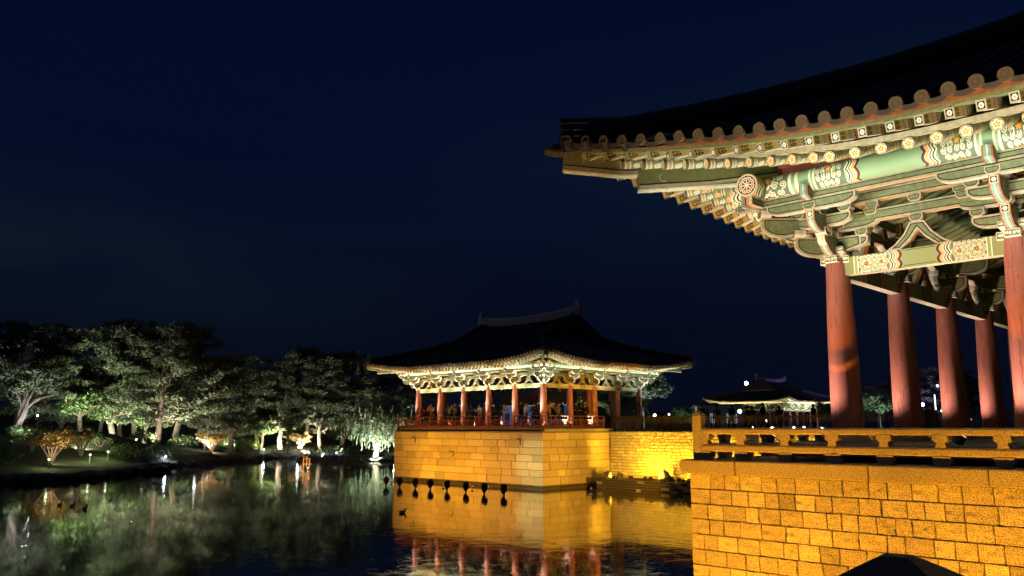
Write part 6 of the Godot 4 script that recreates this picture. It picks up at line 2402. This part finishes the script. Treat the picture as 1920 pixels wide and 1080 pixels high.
func build_small_things() -> void:
	# ducks
	for q in [[758.0, 37.0, "duck swimming right on the platform's orange reflection", 0.7], [125.0, 40.5, "leftmost duck of three on the dark water at left", 2.2], [149.0, 40.0, "middle duck of three on the dark water at left", 2.2], [173.0, 38.6, "rightmost duck of three on the dark water at left", 2.4]]:
		duck(q[2], gp(q[1], px(q[0], q[1])), q[3])
	# floating wooden frame
	var f := thing("mooring_rack", "small orange-lit wooden frame of posts standing in the water", "rack", "", gp(76.0, px(577.0, 76.0)))
	var mb := MB.new()
	var wc := lin(0.5, 0.28, 0.12)
	for q in [[-0.25, 0.5, 0.07, 1.35, "post"], [0.05, 0.55, 0.07, 1.0, "post"], [0.3, 0.5, 0.07, 0.8, "post"]]:
		mb = MB.new()
		mb.box(Transform3D(Basis(Vector3.UP, -PI / 4), gp(0, q[0], q[1])), Vector3(q[2], q[3], q[2]), wc, 0.01)
		put("post", mb.mesh(M.paint), f)
	for q in [[0.0, 0.95, 0.75], [0.1, 0.45, 0.8], [-0.1, 1.1, 0.5]]:
		mb = MB.new()
		mb.box(Transform3D(Basis(Vector3.UP, -PI / 4), gp(0.05, q[0], q[1])), Vector3(q[2], 0.06, 0.06), wc, 0.01)
		put("crossbar", mb.mesh(M.paint), f)
	lamp("well", "amber spotlight by the floating wooden frame", "", gp(74.6, px(577.0, 74.6), 0.02), gp(76.0, px(577.0, 76.0), 0.6), Color(1.0, 0.6, 0.25), 5.5, 44.0)
	# blue display wall inside the far pavilion
	var s := thing("display_wall", "dark partition with blue backlit display panels inside the far pavilion", "display", "", Vector3(44.5, 3.64, -42.5))
	mb = MB.new()
	mb.box(at3(0, 2.15, 0.6), Vector3(0.16, 0.95, 7.6), lin(0.09, 0.05, 0.06), 0.01)
	put("upper_panel", mb.mesh(M.paint), s)
	for i in 4:
		mb = MB.new()
		mb.box(at3(0, 0.95, -2.2 + i * 1.85), Vector3(0.06, 1.4, 1.5), Color.WHITE)
		put("screen", mb.mesh(lens_mat(lin(0.10, 0.22, 0.62), 0.22 if i % 2 else 0.35)), s)
		mb = MB.new()
		mb.box(at3(-0.02, 1.68, -2.2 + i * 1.85), Vector3(0.05, 0.05, 1.5), Color.WHITE)
		put("strip_light", mb.mesh(lens_mat(lin(0.4, 0.6, 1.0), 1.0)), s)
	var al := AreaLight3D.new()
	al.name = "screen_light"
	s.add_child(al, true)
	al.position = Vector3(-0.1, 1.0, 0.6)
	al.rotation.y = PI / 2
	al.area_size = Vector2(7.0, 1.4)
	al.light_color = lin(0.2, 0.38, 1.0).linear_to_srgb()
	al.light_energy = 0.35
	al.shadow_enabled = true
	# lamps and lights on the bank
	var lamps := [[1403.0, 118.0, 10.0, Color(0.7, 0.88, 1.0), 40.0, 6.0, 0.26, "high floodlight mast glaring above the distant pavilion's roof edge"], [1388.0, 60.0, 4.86, Color(0.6, 0.8, 1.0), 26.0, 2.0, 0.13, "bright blue-white lamp just above the picket fence"], [1437.0, 58.0, 4.15, Color(0.75, 0.88, 1.0), 8.0, 0.6, 0.08, "small white lamp behind the fence under the distant pavilion"], [1228.0, 72.0, 4.75, Color(0.7, 0.85, 1.0), 24.0, 2.0, 0.12, "bright lamp behind the far pavilion's right end"], [1255.0, 76.0, 4.9, Color(0.8, 0.9, 1.0), 12.0, 1.0, 0.08, "smaller lamp right of the bright one behind the fence"], [1768.0, 70.0, 5.1, Color(0.05, 1.0, 0.35), 26.0, 2.0, 0.09, "green signal lamp beside the third red column"], [1823.0, 72.0, 4.4, Color(1.0, 0.05, 0.04), 10.0, 0.2, 0.06, "small red lamp between the third and fourth red columns"], [1724.5, 100.0, 10.0, Color(0.85, 0.92, 1.0), 14.0, 1.0, 0.12, "high white lamp beside the second red column"], [1733.0, 80.0, 5.9, Color(0.7, 0.85, 1.0), 18.0, 2.0, 0.16, "white lamp low behind the second red column"], [1764.0, 88.0, 8.1, Color(0.75, 0.7, 1.0), 10.0, 1.0, 0.12, "violet-white lamp beside the third red column"], [1582.0 - 1002.0, 128.0, 5.2, Color(1.0, 0.06, 0.05), 8.0, 0.3, 0.16, "red tail light behind the pines, left one"], [630.0, 130.0, 5.0, Color(1.0, 0.06, 0.05), 8.0, 0.3, 0.16, "red tail light behind the pines, right one"], [599.0, 131.0, 5.0, Color(0.8, 0.85, 1.0), 6.0, 0.3, 0.1, "small white light between the two red ones behind the pines"]]
	for q in lamps:
		var s2 := px(q[0], q[1])
		var gy := 3.4 if q[0] > 900.0 else land(q[1], s2)
		var o := thing("lamp_post", q[7], "lamp", "", gp(q[1], s2, gy))
		var h: float = q[2] - gy
		mb = MB.new()
		mb.tube([Vector3(0, -0.2, 0), Vector3(0, h - q[6], 0)], [0.05, 0.035], 8, [Color.WHITE], true)
		put("pole", mb.mesh(M.black_metal), o)
		mb = MB.new()
		mb.lathe([[0.15 * q[6], h - q[6]], [0.75 * q[6], h - 0.6 * q[6]], [q[6], h], [0.75 * q[6], h + 0.6 * q[6]], [0.15 * q[6], h + q[6]]], 14, Transform3D.IDENTITY, [Color.WHITE], true)
		put("lamp_globe", mb.mesh(lens_mat(q[3], q[4])), o)
		omni(o, Vector3(0, h, 0), q[3], q[5])
	# light column
	var m := thing("light_column", "tall white glowing light column behind the third red column", "lamp", "", gp(84.0, px(1757.0, 84.0), 3.4))
	mb = MB.new()
	mb.tube([Vector3(0, 1.9, 0), Vector3(0, 3.6, 0)], [0.05], 10, [Color.WHITE], true)
	put("glow_tube", mb.mesh(lens_mat(Color(0.9, 1.0, 0.9), 3.0)), m)
	mb = MB.new()
	mb.tube([Vector3(0, 0, 0), Vector3(0, 1.9, 0), Vector3(0.07, 2.4, 0), Vector3(0.07, 5.4, 0)], [0.03], 8, [Color.WHITE], true)
	put("mast", mb.mesh(M.black_metal), m)
	omni(m, Vector3(0.4, 2.0, 0.4), Color(0.95, 1.0, 0.8), 3.0)
	# purple and pale washes on the trees behind
	for q in [[1748.0, 126.0, Color(0.42, 0.30, 1.0), 260.0, 8.0, 7.0, 4.0, "purple ground floodlight under the tree behind the red columns"], [1200.0, 108.5, Color(0.75, 0.88, 1.0), 70.0, 4.0, 3.0, 4.5, "blue-white ground floodlight under the pale tree behind the far pavilion"], [1300.0, 88.5, Color(0.8, 1.0, 0.7), 22.0, 3.5, 0.0, 2.6, "green-white ground floodlight under the umbrella-shaped tree"], [1648.0, 101.0, Color(0.7, 1.0, 0.85), 36.0, 4.0, 0.5, 3.0, "pale green ground floodlight under the tree between the first two red columns"], [1105.0, 96.0, Color(1.0, 0.95, 0.6), 26.0, 4.0, 0.0, 4.0, "warm ground floodlight under the olive tree behind the far pavilion"]]:
		var p := gp(q[1], px(q[0], q[1]), 3.42)
		lamp("box", q[7], "floodlights under the trees behind", p, p + gp(q[4], 0.0, q[6]), q[2], q[3], 60.0)
	# pale low building by the fence
	var b := thing("low_building", "pale low building with a flat roof behind the picket fence", "building", "", gp(88.0, px(1348.0, 88.0), 3.4), -PI / 4)
	mb = MB.new()
	mb.box(at3(0, 1.3, 0), Vector3(4.2, 2.6, 3.0), Color.WHITE, 0.02)
	put("wall", mb.mesh(M.plaster), b)
	mb = MB.new()
	mb.box(at3(0, 2.66, 0), Vector3(4.6, 0.14, 3.4), Color.WHITE, 0.02)
	put("roof", mb.mesh(M.old_tile), b)
	for i in 2:
		mb = MB.new()
		mb.box(at3(-1.0 + i * 2.0, 1.25, 1.5), Vector3(1.1, 1.0, 0.06), Color.WHITE)
		put("window", mb.mesh(lens_mat(Color(0.55, 0.7, 1.0), 0.3)), b)
